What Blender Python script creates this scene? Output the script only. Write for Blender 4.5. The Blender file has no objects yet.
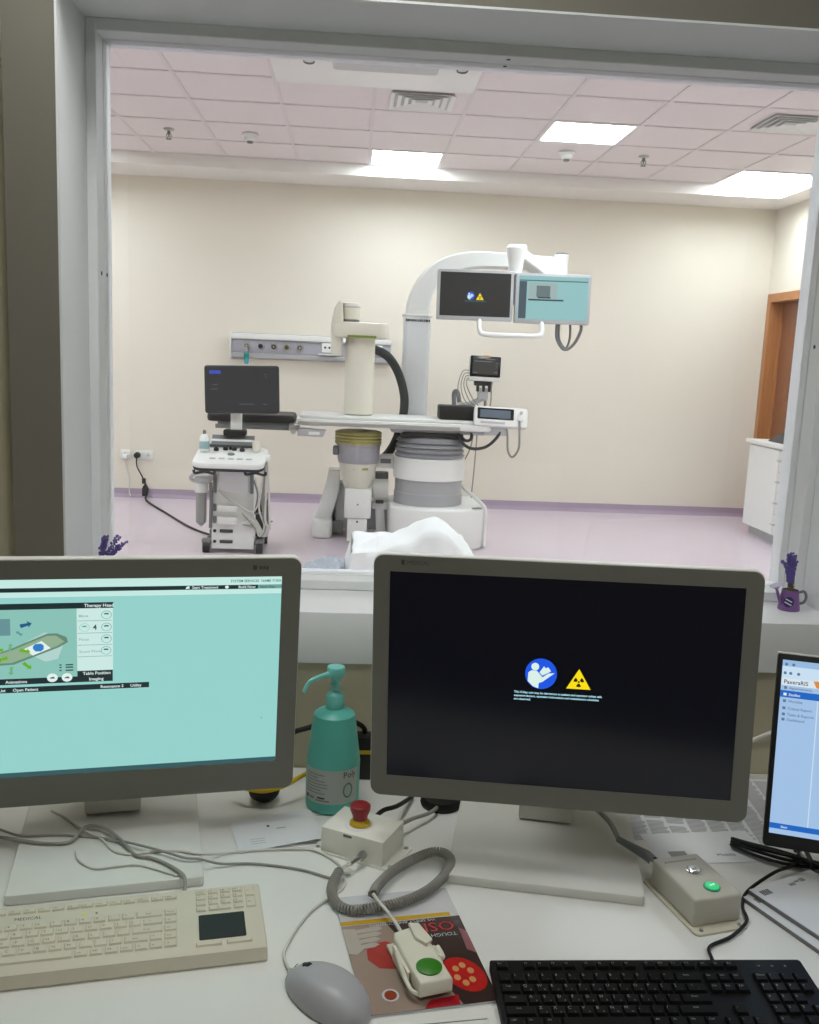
import bpy, bmesh, math, random
from mathutils import Matrix, Vector
random.seed(7)
C = bpy.context.scene.collection
PI = math.pi
sc = bpy.context.scene

# ------------------------------------------------------------------ camera
CAM_Z = 1.415
F_PX, PITCH, ROLL, YAW = 936.53, 0.164187, 0.042604, 0.066310
def cam_matrix():
    cy, sy, cp, sp = math.cos(YAW), math.sin(YAW), math.cos(PITCH), math.sin(PITCH)
    fwd = Vector((sy*cp, cy*cp, -sp)); right = Vector((cy, -sy, 0)); up = right.cross(fwd)
    cr, sr = math.cos(ROLL), math.sin(ROLL)
    r2 = right*cr + up*sr; u2 = up*cr - right*sr
    m = Matrix((r2, u2, -fwd)).transposed().to_4x4()
    m.translation = (0, 0, CAM_Z)
    return m
cd = bpy.data.cameras.new('camera'); cam = bpy.data.objects.new('camera', cd); C.objects.link(cam)
cd.sensor_fit = 'HORIZONTAL'; cd.sensor_width = 36.0; cd.lens = 36.0*F_PX/819.0
cd.clip_start = 0.02; cd.clip_end = 60
cam.matrix_world = cam_matrix(); sc.camera = cam

# ------------------------------------------------------------------ world, light, exposure
w = bpy.data.worlds.new('world'); sc.world = w; w.use_nodes = True
w.node_tree.nodes['Background'].inputs[0].default_value = (0.8, 0.85, 0.9, 1)
w.node_tree.nodes['Background'].inputs[1].default_value = 0.05
sc.view_settings.view_transform = 'Standard'
sc.view_settings.look = 'None'
sc.view_settings.gamma = 1
sc.view_settings.use_curve_mapping = False
sc.view_settings.exposure = 0.0
PANEL_STRENGTH = 23.0       # ceiling light panels of the treatment room
CONTROL_FILL = 13.0        # unseen panels added to brighten the control room
SCREEN = 1.0              # monitor brightness

# ------------------------------------------------------------------ materials
MATS = {}
def lin(c):
    return tuple((v/255/12.92 if v/255 <= .04045 else ((v/255+.055)/1.055)**2.4) for v in c) + (1,)
def mat(name, rgb, rough=.5, metal=0, var=.04, scale=30, bump=0, bscale=200, emit=0, spec=.5, coat=0, alpha=1):
    if name in MATS: return MATS[name]
    m = bpy.data.materials.new(name); m.use_nodes = True; nt = m.node_tree
    b = nt.nodes['Principled BSDF']
    col = lin(rgb)
    b.inputs['Base Color'].default_value = col
    b.inputs['Roughness'].default_value = rough; b.inputs['Metallic'].default_value = metal
    b.inputs['Specular IOR Level'].default_value = spec
    if coat: b.inputs['Coat Weight'].default_value = coat; b.inputs['Coat Roughness'].default_value = .05
    tc = nt.nodes.new('ShaderNodeTexCoord')
    if var:
        n = nt.nodes.new('ShaderNodeTexNoise'); n.inputs['Scale'].default_value = scale; n.inputs['Detail'].default_value = 3
        nt.links.new(tc.outputs['Object'], n.inputs['Vector'])
        mx = nt.nodes.new('ShaderNodeMix'); mx.data_type = 'RGBA'
        mx.inputs[6].default_value = tuple(max(0, v*(1-var)) for v in col[:3])+(1,)
        mx.inputs[7].default_value = tuple(min(1, v*(1+var)) for v in col[:3])+(1,)
        nt.links.new(n.outputs['Fac'], mx.inputs[0]); nt.links.new(mx.outputs[2], b.inputs['Base Color'])
    if bump:
        n2 = nt.nodes.new('ShaderNodeTexNoise'); n2.inputs['Scale'].default_value = bscale; n2.inputs['Detail'].default_value = 4
        nt.links.new(tc.outputs['Object'], n2.inputs['Vector'])
        bp = nt.nodes.new('ShaderNodeBump'); bp.inputs['Strength'].default_value = bump; bp.inputs['Distance'].default_value = .002
        nt.links.new(n2.outputs['Fac'], bp.inputs['Height']); nt.links.new(bp.outputs['Normal'], b.inputs['Normal'])
    if emit:
        b.inputs['Emission Color'].default_value = col; b.inputs['Emission Strength'].default_value = emit
    MATS[name] = m
    return m
def lit(name, rgb, k=None):
    """a lit pixel area of a screen"""
    k = SCREEN if k is None else k
    if name in MATS: return MATS[name]
    m = bpy.data.materials.new(name); m.use_nodes = True
    b = m.node_tree.nodes['Principled BSDF']; c = lin(rgb)
    b.inputs['Base Color'].default_value = (.02, .02, .02, 1); b.inputs['Roughness'].default_value = .35
    b.inputs['Specular IOR Level'].default_value = .3
    b.inputs['Emission Color'].default_value = c; b.inputs['Emission Strength'].default_value = k
    MATS[name] = m
    return m
def wood(name, a, b_, scale=3):
    m = bpy.data.materials.new(name); m.use_nodes = True; nt = m.node_tree; b = nt.nodes['Principled BSDF']
    tc = nt.nodes.new('ShaderNodeTexCoord'); mp = nt.nodes.new('ShaderNodeMapping'); mp.inputs['Scale'].default_value = (14, 14, 1)
    n = nt.nodes.new('ShaderNodeTexNoise'); n.inputs['Scale'].default_value = scale; n.inputs['Detail'].default_value = 6
    r = nt.nodes.new('ShaderNodeValToRGB'); r.color_ramp.elements[0].color = lin(a); r.color_ramp.elements[1].color = lin(b_)
    r.color_ramp.elements[0].position = .3; r.color_ramp.elements[1].position = .7
    nt.links.new(tc.outputs['Object'], mp.inputs[0]); nt.links.new(mp.outputs[0], n.inputs['Vector'])
    nt.links.new(n.outputs['Fac'], r.inputs[0]); nt.links.new(r.outputs[0], b.inputs['Base Color'])
    b.inputs['Roughness'].default_value = .4
    MATS[name] = m
    return m
def glass_mat():
    m = bpy.data.materials.new('window_glass'); m.use_nodes = True; nt = m.node_tree
    nt.nodes.remove(nt.nodes['Principled BSDF']); out = nt.nodes['Material Output']
    t = nt.nodes.new('ShaderNodeBsdfTransparent'); t.inputs[0].default_value = (.97, .985, .975, 1)
    g = nt.nodes.new('ShaderNodeBsdfGlossy'); g.inputs['Roughness'].default_value = .015
    f = nt.nodes.new('ShaderNodeFresnel'); f.inputs[0].default_value = 1.45
    mx = nt.nodes.new('ShaderNodeMixShader')
    nt.links.new(f.outputs[0], mx.inputs[0]); nt.links.new(t.outputs[0], mx.inputs[1]); nt.links.new(g.outputs[0], mx.inputs[2])
    nt.links.new(mx.outputs[0], out.inputs[0]); MATS['window_glass'] = m
    return m

# ------------------------------------------------------------------ geometry helpers
class B:
    def __init__(s): s.bm = bmesh.new()
    def _tag(s): return len(s.bm.verts)
    def box(s, x0, x1, y0, y1, z0, z1, bev=0, seg=2):
        r = bmesh.ops.create_cube(s.bm, size=1); vs = r['verts']
        for v in vs:
            v.co = Vector(((x0+x1)/2+v.co.x*(x1-x0), (y0+y1)/2+v.co.y*(y1-y0), (z0+z1)/2+v.co.z*(z1-z0)))
        if bev:
            es = list({e for v in vs for e in v.link_edges})
            bmesh.ops.bevel(s.bm, geom=es, offset=bev, segments=seg, profile=.5, affect='EDGES', clamp_overlap=True)
        return s
    def poly(s, pts, vec, bev=0, seg=2):
        """extrude the closed polygon pts by vec"""
        vec = Vector(vec); a = [s.bm.verts.new(Vector(p)) for p in pts]; b = [s.bm.verts.new(Vector(p)+vec) for p in pts]
        n = len(pts); fs = [s.bm.faces.new(a[::-1]), s.bm.faces.new(b)]
        for i in range(n): fs.append(s.bm.faces.new((a[i], a[(i+1) % n], b[(i+1) % n], b[i])))
        bmesh.ops.recalc_face_normals(s.bm, faces=fs)
        if bev:
            es = list({e for f in fs[:2] for e in f.edges})
            bmesh.ops.bevel(s.bm, geom=es, offset=bev, segments=seg, profile=.5, affect='EDGES', clamp_overlap=True)
        return s
    def flat(s, pts):
        f = s.bm.faces.new([s.bm.verts.new(Vector(p)) for p in pts]); return s
    def cyl(s, p0, p1, r0, r1=None, n=16):
        r1 = r0 if r1 is None else r1
        p0, p1 = Vector(p0), Vector(p1); d = (p1-p0).normalized()
        a = d.orthogonal().normalized(); b = d.cross(a)
        A = []; Bv = []
        for i in range(n):
            t = 2*PI*i/n; o = a*math.cos(t)+b*math.sin(t)
            A.append(s.bm.verts.new(p0+o*r0)); Bv.append(s.bm.verts.new(p1+o*r1))
        fs = [s.bm.faces.new(A[::-1]), s.bm.faces.new(Bv)]
        for i in range(n): fs.append(s.bm.faces.new((A[i], A[(i+1) % n], Bv[(i+1) % n], Bv[i])))
        return s
    def lathe(s, prof, c=(0, 0, 0), n=24, sx=1, sy=1):
        c = Vector(c); rings = []
        for r, z in prof:
            if r < 1e-6: rings.append([s.bm.verts.new(c+Vector((0, 0, z)))]); continue
            rings.append([s.bm.verts.new(c+Vector((sx*r*math.cos(2*PI*i/n), sy*r*math.sin(2*PI*i/n), z))) for i in range(n)])
        fs = []
        for a, b in zip(rings, rings[1:]):
            for i in range(n):
                j = (i+1) % n
                if len(a) == 1 and len(b) == 1: continue
                if len(a) == 1: fs.append(s.bm.faces.new((a[0], b[j], b[i])))
                elif len(b) == 1: fs.append(s.bm.faces.new((a[i], a[j], b[0])))
                else: fs.append(s.bm.faces.new((a[i], a[j], b[j], b[i])))
        if len(rings[0]) > 1: fs.append(s.bm.faces.new(rings[0][::-1]))
        if len(rings[-1]) > 1: fs.append(s.bm.faces.new(rings[-1]))
        bmesh.ops.recalc_face_normals(s.bm, faces=fs)
        return s
    def tube(s, pts, r, n=8, smooth=True, step=6, taper=None):
        P = spline(pts, step) if smooth else [Vector(p) for p in pts]
        fr = frames(P); rings = []
        for k, (p, (t, a, b)) in enumerate(zip(P, fr)):
            rr = r if taper is None else r*(1+(taper-1)*k/(len(P)-1))
            rings.append([s.bm.verts.new(p+(a*math.cos(2*PI*i/n)+b*math.sin(2*PI*i/n))*rr) for i in range(n)])
        for A, Bv in zip(rings, rings[1:]):
            for i in range(n): s.bm.faces.new((A[i], A[(i+1) % n], Bv[(i+1) % n], Bv[i]))
        s.bm.faces.new(rings[0][::-1]); s.bm.faces.new(rings[-1])
        return s
    def sweep(s, pts, w, h, side, smooth=True, step=6):
        """sweep a rectangle (w along side, h across) along a path"""
        P = spline(pts, step) if smooth else [Vector(p) for p in pts]
        side = Vector(side).normalized(); rings = []
        for k, p in enumerate(P):
            t = (P[min(k+1, len(P)-1)]-P[max(k-1, 0)]).normalized(); n = t.cross(side).normalized()
            hh = h[0]+(h[1]-h[0])*k/(len(P)-1) if isinstance(h, tuple) else h
            c = .2
            rings.append([s.bm.verts.new(p+side*(a*w/2)+n*(b*hh/2)) for a, b in ((-1, -1+c), (-1+c, -1), (1-c, -1), (1, -1+c), (1, 1-c), (1-c, 1), (-1+c, 1), (-1, 1-c))])
        fs = []
        m = 8
        for A, Bv in zip(rings, rings[1:]):
            for i in range(m): fs.append(s.bm.faces.new((A[i], A[(i+1) % m], Bv[(i+1) % m], Bv[i])))
        fs.append(s.bm.faces.new(rings[0][::-1])); fs.append(s.bm.faces.new(rings[-1]))
        bmesh.ops.recalc_face_normals(s.bm, faces=fs)
        return s
    def sphere(s, c, r, sx=1, sy=1, sz=1, u=12, v=8):
        q = bmesh.ops.create_uvsphere(s.bm, u_segments=u, v_segments=v, radius=r)
        for x in q['verts']: x.co = Vector((x.co.x*sx, x.co.y*sy, x.co.z*sz))+Vector(c)
        return s
    def text(s, string, size, M, align='L', bold=0):
        vs, fs, wd = glyphs(string, bold)
        off = {'L': 0, 'C': -wd/2, 'R': -wd}[align]
        nv = [s.bm.verts.new(M @ Vector(((x+off)*size, y*size, 0))) for x, y in vs]
        for f in fs:
            try: s.bm.faces.new([nv[i] for i in f])
            except ValueError: pass
        return s
    def xf(s, M): s.bm.transform(M); return s
GL = {}
def glyphs(string, bold=0):
    if (string, bold) in GL: return GL[(string, bold)]
    cu = bpy.data.curves.new('t', 'FONT'); cu.body = string; cu.size = 1; cu.resolution_u = 2; cu.offset = bold
    o = bpy.data.objects.new('t', cu); me = o.to_mesh()
    vs = [(v.co.x, v.co.y) for v in me.vertices]; fs = [tuple(p.vertices) for p in me.polygons]
    wd = max([v[0] for v in vs] or [0])
    o.to_mesh_clear(); bpy.data.objects.remove(o); bpy.data.curves.remove(cu)
    GL[(string, bold)] = (vs, fs, wd)
    return GL[(string, bold)]
def spline(pts, step=6):
    P = [Vector(p) for p in pts]
    if len(P) < 3: return P
    Q = [P[0]*2-P[1]]+P+[P[-1]*2-P[-2]]; out = []
    for i in range(1, len(Q)-2):
        a, b, c, d = Q[i-1:i+3]
        for k in range(step):
            t = k/step
            out.append(.5*((2*b)+(c-a)*t+(2*a-5*b+4*c-d)*t*t+(3*b-a-3*c+d)*t**3))
    out.append(P[-1]); return out
def frames(P):
    T = [(P[min(i+1, len(P)-1)]-P[max(i-1, 0)]).normalized() for i in range(len(P))]
    a = T[0].orthogonal().normalized(); out = []
    for t in T:
        a = (a-t*a.dot(t))
        a = a.normalized() if a.length > 1e-6 else t.orthogonal().normalized()
        out.append((t, a, t.cross(a)))
    return out
ROOTM = {}
def top(o):
    while o.parent: o = o.parent
    return o
def obj(name, b, m, parent=None, local=False, smooth=35, kind=None):
    me = bpy.data.meshes.new(name)
    if parent is not None and not local:
        b.bm.transform(ROOTM[top(parent).name].inverted())
    bmesh.ops.remove_doubles(b.bm, verts=b.bm.verts, dist=1e-6)
    b.bm.to_mesh(me); b.bm.free()
    if smooth:
        me.shade_smooth(); me.set_sharp_from_angle(angle=math.radians(smooth))
    me.materials.append(m if not isinstance(m, str) else MATS[m])
    o = bpy.data.objects.new(name, me); C.objects.link(o)
    if parent is not None: o.parent = parent
    else: ROOTM[o.name] = Matrix.Identity(4)
    if kind: o['kind'] = kind
    return o
def thing(name, label, cat, loc=(0, 0, 0), rz=0, group=None):
    o = bpy.data.objects.new(name, None); C.objects.link(o); o.empty_display_size = .05
    o.location = loc; o.rotation_euler = (0, 0, rz); o['label'] = label; o['category'] = cat
    if group: o['group'] = group
    ROOTM[o.name] = Matrix.Translation(loc) @ Matrix.Rotation(rz, 4, 'Z')
    return o
def tag(o, label, cat, group=None):
    o['label'] = label; o['category'] = cat
    if group: o['group'] = group
    return o
def struct(name, b, m, parent=None, **k):
    o = obj(name, b, m, parent, **k)
    if parent is None: o['kind'] = 'structure'
    return o
def inst(src, parent, M):
    """a part sharing mesh data, placed by matrix in its root's space"""
    o = bpy.data.objects.new(src.name, src.data); C.objects.link(o); o.parent = parent; o.matrix_local = M
    return o
def copy_tree(o, parent=None):
    c = o.copy(); C.objects.link(c)
    if parent is not None: c.parent = parent
    for ch in list(o.children): copy_tree(ch, c)
    return c
def rrect(w, h, r, n=5, cx=0, cy=0):
    out = []
    for sx, sy, a0 in ((1, 1, 0), (-1, 1, PI/2), (-1, -1, PI), (1, -1, 1.5*PI)):
        for k in range(n+1):
            a = a0+PI/2*k/n; out.append((cx+sx*(w/2-r)+r*math.cos(a), cy+sy*(h/2-r)+r*math.sin(a)))
    return out

# palette
mat('cream_wall', (234, 227, 212), .75, var=.02, scale=2, bump=.05, bscale=300)
mat('control_wall', (188, 180, 156), .8, var=.03, scale=3, bump=.1)
mat('lilac_floor', (212, 198, 207), .32, var=.05, scale=4, bump=.03)
mat('control_floor', (140, 140, 140), .5)
mat('skirting', (176, 158, 176), .4, var=.03)
mat('gypsum', (238, 234, 228), .8, var=.01)
mat('ceiling_tile', (236, 227, 226), .85, var=.03, scale=40, bump=.3, bscale=400)
mat('t_bar', (226, 218, 218), .5, var=.01)
mat('casing', (128, 124, 114), .6, var=.03, scale=6)
mat('reveal', (236, 238, 240), .55, var=.02, scale=5)
mat('alu', (236, 238, 240), .45, var=.02)
mat('gasket', (120, 122, 124), .7)
mat('black', (14, 14, 15), .5)
mat('black_gloss', (10, 10, 12), .18)
mat('dark_grey', (52, 53, 55), .45)
mat('mid_grey', (120, 121, 122), .45)
mat('light_grey', (186, 187, 188), .45)
mat('lilac_grey', (176, 174, 184), .45)
mat('white', (236, 236, 232), .4, var=.015)
mat('warm_white', (228, 224, 208), .45, var=.02)
mat('desk', (232, 232, 229), .38, var=.015, scale=6)
mat('metal', (190, 190, 190), .28, metal=1)
mat('chrome', (225, 225, 225), .12, metal=1)
mat('paper', (226, 228, 232), .7, var=.02)
mat('ink', (62, 62, 66), .7)
mat('ink_light', (150, 150, 156), .7)
mat('yellow', (214, 176, 20), .45)
mat('olive', (178, 172, 110), .5)
mat('teal', (100, 200, 188), .35, var=.03, scale=12)
mat('teal_light', (128, 218, 210), .3)
mat('red', (150, 22, 34), .4)
mat('green_btn', (52, 130, 24), .45, var=.1, scale=60)
mat('purple', (132, 92, 152), .4)
mat('purple_dark', (58, 40, 104), .5)
mat('lav', (112, 96, 172), .8, var=.25, scale=300)
mat('lav_green', (104, 104, 70), .8, var=.2, scale=200)
mat('kb_white', (214, 208, 190), .5, var=.02)
mat('cable_grey', (150, 148, 142), .5)
mat('cable_white', (214, 212, 205), .45)
mat('sheet', (236, 238, 238), .8, var=.01, bump=.2, bscale=60)
mat('bluegrey_cloth', (168, 174, 184), .8, var=.08)
mat('bezel', (120, 119, 112), .5, var=.02)
mat('bezel_edge', (222, 221, 216), .45)
wood('door_wood', (168, 108, 58), (188, 128, 74)); wood('door_leaf', (128, 78, 46), (148, 94, 58))
glass_mat()

# ------------------------------------------------------------------ the setting: treatment room
YB, XR, XL, YN = 8.90, 3.92, -3.90, 2.05       # far wall, right wall, left wall, room side of the window wall
ZC, ZS = 3.0085, 2.914                           # tile ceiling, lower border
GX0, GY0, T = -1.7193, 8.3322, 0.6
struct('floor', B().box(XL-.2, XR+.2, YN, YB+.2, -.12, 0), 'lilac_floor', smooth=0)
struct('wall_back', B().box(XL-.2, XR+.2, YB, YB+.2, 0, 3.2), 'cream_wall', smooth=0)
struct('wall_left', B().box(XL-.2, XL, YN, YB, 0, 3.2), 'cream_wall', smooth=0)
b = B().box(XR, XR+.2, YN, 7.921, 0, 3.2).box(XR, XR+.2, 8.869, YB, 0, 3.2).box(XR, XR+.2, 7.921, 8.869, 2.141, 3.2)
struct('wall_right', b, 'cream_wall', smooth=0)
struct('baseboard_back', B().box(XL, XR, YB-.012, YB, 0, .082).poly([(XL, YB-.012, 0), (XL, YB-.05, 0), (XL, YB-.024, .008), (XL, YB-.012, .03)], (XR-XL, 0, 0)), 'skirting', smooth=0)
struct('baseboard_left', B().box(XL, XL+.012, YN, YB-.012, 0, .082), 'skirting', smooth=0)
struct('baseboard_right', B().box(XR-.012, XR, YN, 7.86, 0, .082), 'skirting', smooth=0)

NI0, NI1, NJ = -3, 9, 10
gx = lambda i: GX0+T*i
gy = lambda j: GY0-T*j
xa, xb, ya, yb = gx(NI0), gx(NI1), gy(NJ), gy(0)
b = B()
b.box(XL, XR, yb, YB, ZS, 3.2); b.box(XL, XR, YN, ya, ZS, 3.2)
b.box(XL, xa, ya, yb, ZS, 3.2); b.box(xb, XR, ya, yb, ZS, 3.2)
b.box(xa, xb, ya, yb, ZC+.06, 3.2)
ceil = struct('ceiling', b, 'gypsum', smooth=0)
g = B()
for i in range(NI0, NI1+1): g.box(gx(i)-.012, gx(i)+.012, ya, yb, ZC-.002, ZC+.03)
for j in range(NJ+1): g.box(xa, xb, gy(j)-.012, gy(j)+.012, ZC-.003, ZC+.03)
obj('grid_bar', g, 'gasket' if 0 else 't_bar', ceil, smooth=0)
SKIP = {(3, 0), (5, 2), (8, 0), (3, 3), (7, 3), (2, 4), (3, 4), (0, 2), (0, 6), (5, 6), (-2, 3), (8, 5), (-2, 0), (-2, 7), (2, 8), (7, 8)}
LIGHTS = [(3, 0), (5, 2), (8, 0), (-2, 0), (-2, 3), (8, 5), (0, 6), (5, 6), (-2, 7), (2, 8), (7, 8)]
first = None
for i in range(NI0, NI1):
    for j in range(NJ):
        if (i, j) in SKIP and (i, j) != (0, 2): continue
        M = Matrix.Translation((gx(i)+T/2, gy(j)-T/2, ZC+random.uniform(0, .002)))
        if first is None:
            first = obj('ceiling_tile', B().box(-T/2+.008, T/2-.008, -T/2+.008, T/2-.008, .004, .022, .003, 1), 'ceiling_tile', ceil, smooth=0)
            first.matrix_local = M
        else: inst(first, ceil, M)

# ceiling lights; those out of view are added to brighten the room
dm = mat('diffuser', (238, 247, 255), .6, var=0, emit=PANEL_STRENGTH)
LL = {(3, 0): 'glowing square ceiling light over the column with the two hanging screens, by the cove',
      (5, 2): 'glowing square ceiling light between two tile rows next to a smoke detector',
      (8, 0): 'glowing square ceiling light in the cove corner above the wooden door'}
for (i, j) in LIGHTS:
    x, y = gx(i)+T/2, gy(j)-T/2
    t = thing('ceiling_light', LL.get((i, j), 'unseen square light panel added to brighten the space behind the window wall'), 'ceiling light', (x, y, ZC), group='square ceiling light panels')
    h = T/2-.012
    f = B().box(x-h, x+h, y-h, y-h+.014, ZC-.002, ZC+.03).box(x-h, x+h, y+h-.014, y+h, ZC-.002, ZC+.03)
    f.box(x-h, x-h+.014, y-h+.014, y+h-.014, ZC-.002, ZC+.03).box(x+h-.014, x+h, y-h+.014, y+h-.014, ZC-.002, ZC+.03)
    obj('frame', f, 'white', t, smooth=0)
    obj('diffuser', B().box(x-h+.014, x+h-.014, y-h+.014, y+h-.014, ZC+.004, ZC+.012), dm, t, smooth=0)
# air diffusers
for k, ((i, j), lab) in enumerate((((3, 3), 'square white ceiling air vent with nested louvres next to the hatch panel'), ((7, 3), 'square white ceiling air vent near the wall with the wooden door'))):
    x, y = gx(i)+T/2, gy(j)-T/2
    t = thing('ceiling_vent', lab, 'air vent', (x, y, ZC), group='ceiling air vents')
    h = T/2-.012
    obj('plate', B().poly([(x-h, y-h, ZC+.003), (x+h, y-h, ZC+.003), (x+h, y+h, ZC+.003), (x-h, y+h, ZC+.003)], (0, 0, .012)), 'ceiling_tile', t, smooth=0)
    s0 = .2
    obj('duct', B().box(x-s0+.01, x+s0-.01, y-s0+.01, y+s0-.01, ZC-.004, ZC+.002), 'light_grey', t, smooth=0)
    for q in range(4):
        a = s0-.045*q; bq = a-.026; zo = -.018
        f = B()
        for c1 in ((1, 0), (-1, 0), (0, 1), (0, -1)):
            if c1[0]: f.poly([(x+c1[0]*a, y-a, ZC+zo), (x+c1[0]*a, y+a, ZC+zo), (x+c1[0]*bq, y+bq, ZC+zo+.012), (x+c1[0]*bq, y-bq, ZC+zo+.012)], (0, 0, .004))
            else: f.poly([(x-a, y+c1[1]*a, ZC+zo), (x+a, y+c1[1]*a, ZC+zo), (x+bq, y+c1[1]*bq, ZC+zo+.012), (x-bq, y+c1[1]*bq, ZC+zo+.012)], (0, 0, .004))
        obj('louvre', f, 'white', t, smooth=0)
# hatch unit over two tiles
x0, x1, y0, y1 = gx(2)+.015, gx(4)-.015, gy(5)+.015, gy(4)-.015
t = thing('ceiling_hatch', 'wide white ceiling access panel with a grey inset plate and two latches', 'access panel', ((x0+x1)/2, (y0+y1)/2, ZC))
obj('panel', B().box(x0, x1, y0, y1, ZC-.025, ZC+.02, .006), 'white', t)
obj('inset_plate', B().poly([(p[0], p[1], ZC-.034) for p in rrect(.58, .26, .03, cx=.13, cy=5.44)], (0, 0, .012)), 'light_grey', t)
for cx_ in (-.29, .55):
    obj('latch', B().tube([(cx_-.03, 5.42, ZC-.03), (cx_-.025, 5.47, ZC-.034), (cx_, 5.49, ZC-.034), (cx_+.025, 5.47, ZC-.034), (cx_+.03, 5.42, ZC-.03)], .005, 6), 'mid_grey', t)
# smoke detectors and sprinklers, each in the middle of its tile
for (i, j), lab in (((1, 1), 'round white smoke detector on the ceiling above the ultrasound machine side'), ((5, 1), 'round white smoke detector next to a glowing square ceiling panel')):
    x, y = gx(i)+T/2, gy(j)-T/2
    t = thing('smoke_detector', lab, 'smoke detector', (x, y, ZC), group='smoke detectors')
    obj('base', B().lathe([(.06, 0), (.062, -.012), (.055, -.02), (0, -.02)], (x, y, ZC), 20), 'white', t)
    obj('body', B().lathe([(.045, -.02), (.045, -.045), (.03, -.055), (0, -.055)], (x, y, ZC), 20), 'white', t)
    obj('sensor_slot', B().lathe([(.024, -.053), (.024, -.066), (.015, -.07), (0, -.07)], (x, y, ZC), 16), 'mid_grey', t)
t0 = None
for (i, j), lab in (((0, 1), 'pendent fire sprinkler hanging from the tile over the ultrasound machine side'), ((6, 1), 'pendent fire sprinkler hanging from the tile over the two screens side')):
    x, y = gx(i)+T/2, gy(j)-T/2
    t = thing('fire_sprinkler', lab, 'sprinkler', (x, y, ZC), group='fire sprinklers')
    obj('rosette', B().lathe([(.04, 0), (.038, -.01), (.012, -.016), (0, -.016)], (x, y, ZC), 20), 'metal', t)
    obj('nozzle', B().lathe([(.012, -.01), (.012, -.035), (.006, -.04), (.004, -.06), (0, -.06)], (x, y, ZC), 12).tube([(x-.012, y, ZC-.03), (x-.018, y, ZC-.05), (x-.004, y, ZC-.07)], .003, 6).tube([(x+.012, y, ZC-.03), (x+.018, y, ZC-.05), (x+.004, y, ZC-.07)], .003, 6), 'mid_grey', t)
    obj('deflector', B().lathe([(.022, -.07), (.022, -.074), (0, -.074)], (x, y, ZC), 16), 'mid_grey', t)

# door in the right wall
dr = struct('door_1', B().box(XR+.10, XR+.14, 8.0, 8.79, .005, 2.06), 'door_leaf', smooth=0)
fr = B()
fr.box(XR-.02, XR+.2, 8.79, 8.87, 0, 2.14, .004, 1).box(XR-.02, XR+.2, 7.92, 8.0, 0, 2.14, .004, 1).box(XR-.021, XR+.2, 8.0, 8.79, 2.06, 2.139, .003, 1)
obj('door_frame', fr, 'door_wood', dr)
obj('door_stop', B().box(XR+.085, XR+.1, 8.765, 8.79, 0, 2.06).box(XR+.085, XR+.1, 8.0, 8.025, 0, 2.06), 'door_wood', dr, smooth=0)
obj('door_panel', B().box(XR+.094, XR+.102, 8.10, 8.62, .25, 1.0, .004, 1).box(XR+.094, XR+.102, 8.10, 8.62, 1.15, 1.95, .004, 1), 'door_leaf', dr)
obj('door_handle', B().cyl((XR+.1, 8.07, 1.02), (XR+.04, 8.07, 1.02), .01).tube([(XR+.045, 8.07, 1.02), (XR+.045, 8.18, 1.02)], .009, 8, False), 'metal', dr)

# ------------------------------------------------------------------ window wall and control room
OX0, OX1, OZ0, OZ1 = -.513, .972, .934, 2.008
WY0, WY1 = 1.735, YN
b = B().box(XL-.2, OX0-.005, WY0, WY1, -.12, 3.2).box(OX1+.005, XR+.2, WY0, WY1, -.12, 3.2)
b.box(OX0-.005, OX1+.005, WY0, WY1, -.12, OZ0-.02).box(OX0-.005, OX1+.005, WY0, WY1, OZ1+.005, 3.2)
struct('wall_front', b, 'control_wall', smooth=0)
CX0, CX1, CY0, CZ0, CZ1 = -2.2, 2.6, -2.4, -.12, 2.6
fl2 = B().box(CX0, CX1, CY0, WY0, CZ0-.1, CZ0)
struct('floor_control', fl2, 'control_floor', smooth=0)
struct('ceiling_control', B().box(CX0, CX1, CY0, WY0, CZ1, CZ1+.1), 'gypsum', smooth=0)
struct('wall_control_left', B().box(CX0-.1, CX0, CY0, WY0, CZ0, CZ1), 'control_wall', smooth=0)
struct('wall_control_right', B().box(CX1, CX1+.1, CY0, WY0, CZ0, CZ1), 'control_wall', smooth=0)
struct('wall_control_back', B().box(CX0, CX1, CY0-.1, CY0, CZ0, CZ1), 'control_wall', smooth=0)
# casing around the opening and painted reveal
cw = .092; cy0, cy1 = 1.715, WY0
b = B().box(OX0-cw, OX0-.004, cy0, cy1, OZ0, OZ1+cw).box(OX1+.004, OX1+cw, cy0, cy1, OZ0, OZ1+cw).box(OX0-.004, OX1+.004, cy0, cy1, OZ1+.004, OZ1+cw)
struct('trim_1', b, 'casing')
b = B().box(OX0-.004, OX0, cy0-.0005, WY1, OZ0, OZ1).box(OX1, OX1+.004, cy0-.0005, WY1, OZ0, OZ1).box(OX0-.004, OX1+.004, cy0-.0005, WY1, OZ1, OZ1+.004)
struct('trim_2', b, 'reveal', smooth=0)
# window frame: two profiles with a groove, glass, sill, screws
FX0, FX1, FZ0, FZ1 = -.494, .952, .954, 1.986
def ringframe(y0, y1, ix, bev=.0015):
    b = B(); x0, x1, z0, z1 = FX0-ix, FX1+ix, FZ0-ix, FZ1+ix
    b.box(OX0, x0, y0, y1, OZ0, OZ1, bev, 1).box(x1, OX1, y0, y1, OZ0, OZ1, bev, 1)
    b.box(x0, x1, y0, y1, OZ0, z0, bev, 1).box(x0, x1, y0, y1, z1, OZ1, bev, 1)
    return b
win = struct('window_1', ringframe(1.885, 1.934, 0), 'alu')
obj('frame_profile', ringframe(1.938, 1.992, 0), 'alu', win)
obj('gasket', ringframe(1.934, 1.938, .004, 0), 'gasket', win, smooth=0)
obj('glass_pane', B().box(FX0-.002, FX1+.002, 1.962, 1.964, FZ0-.002, FZ1+.002), 'window_glass', win, smooth=0)
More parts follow.
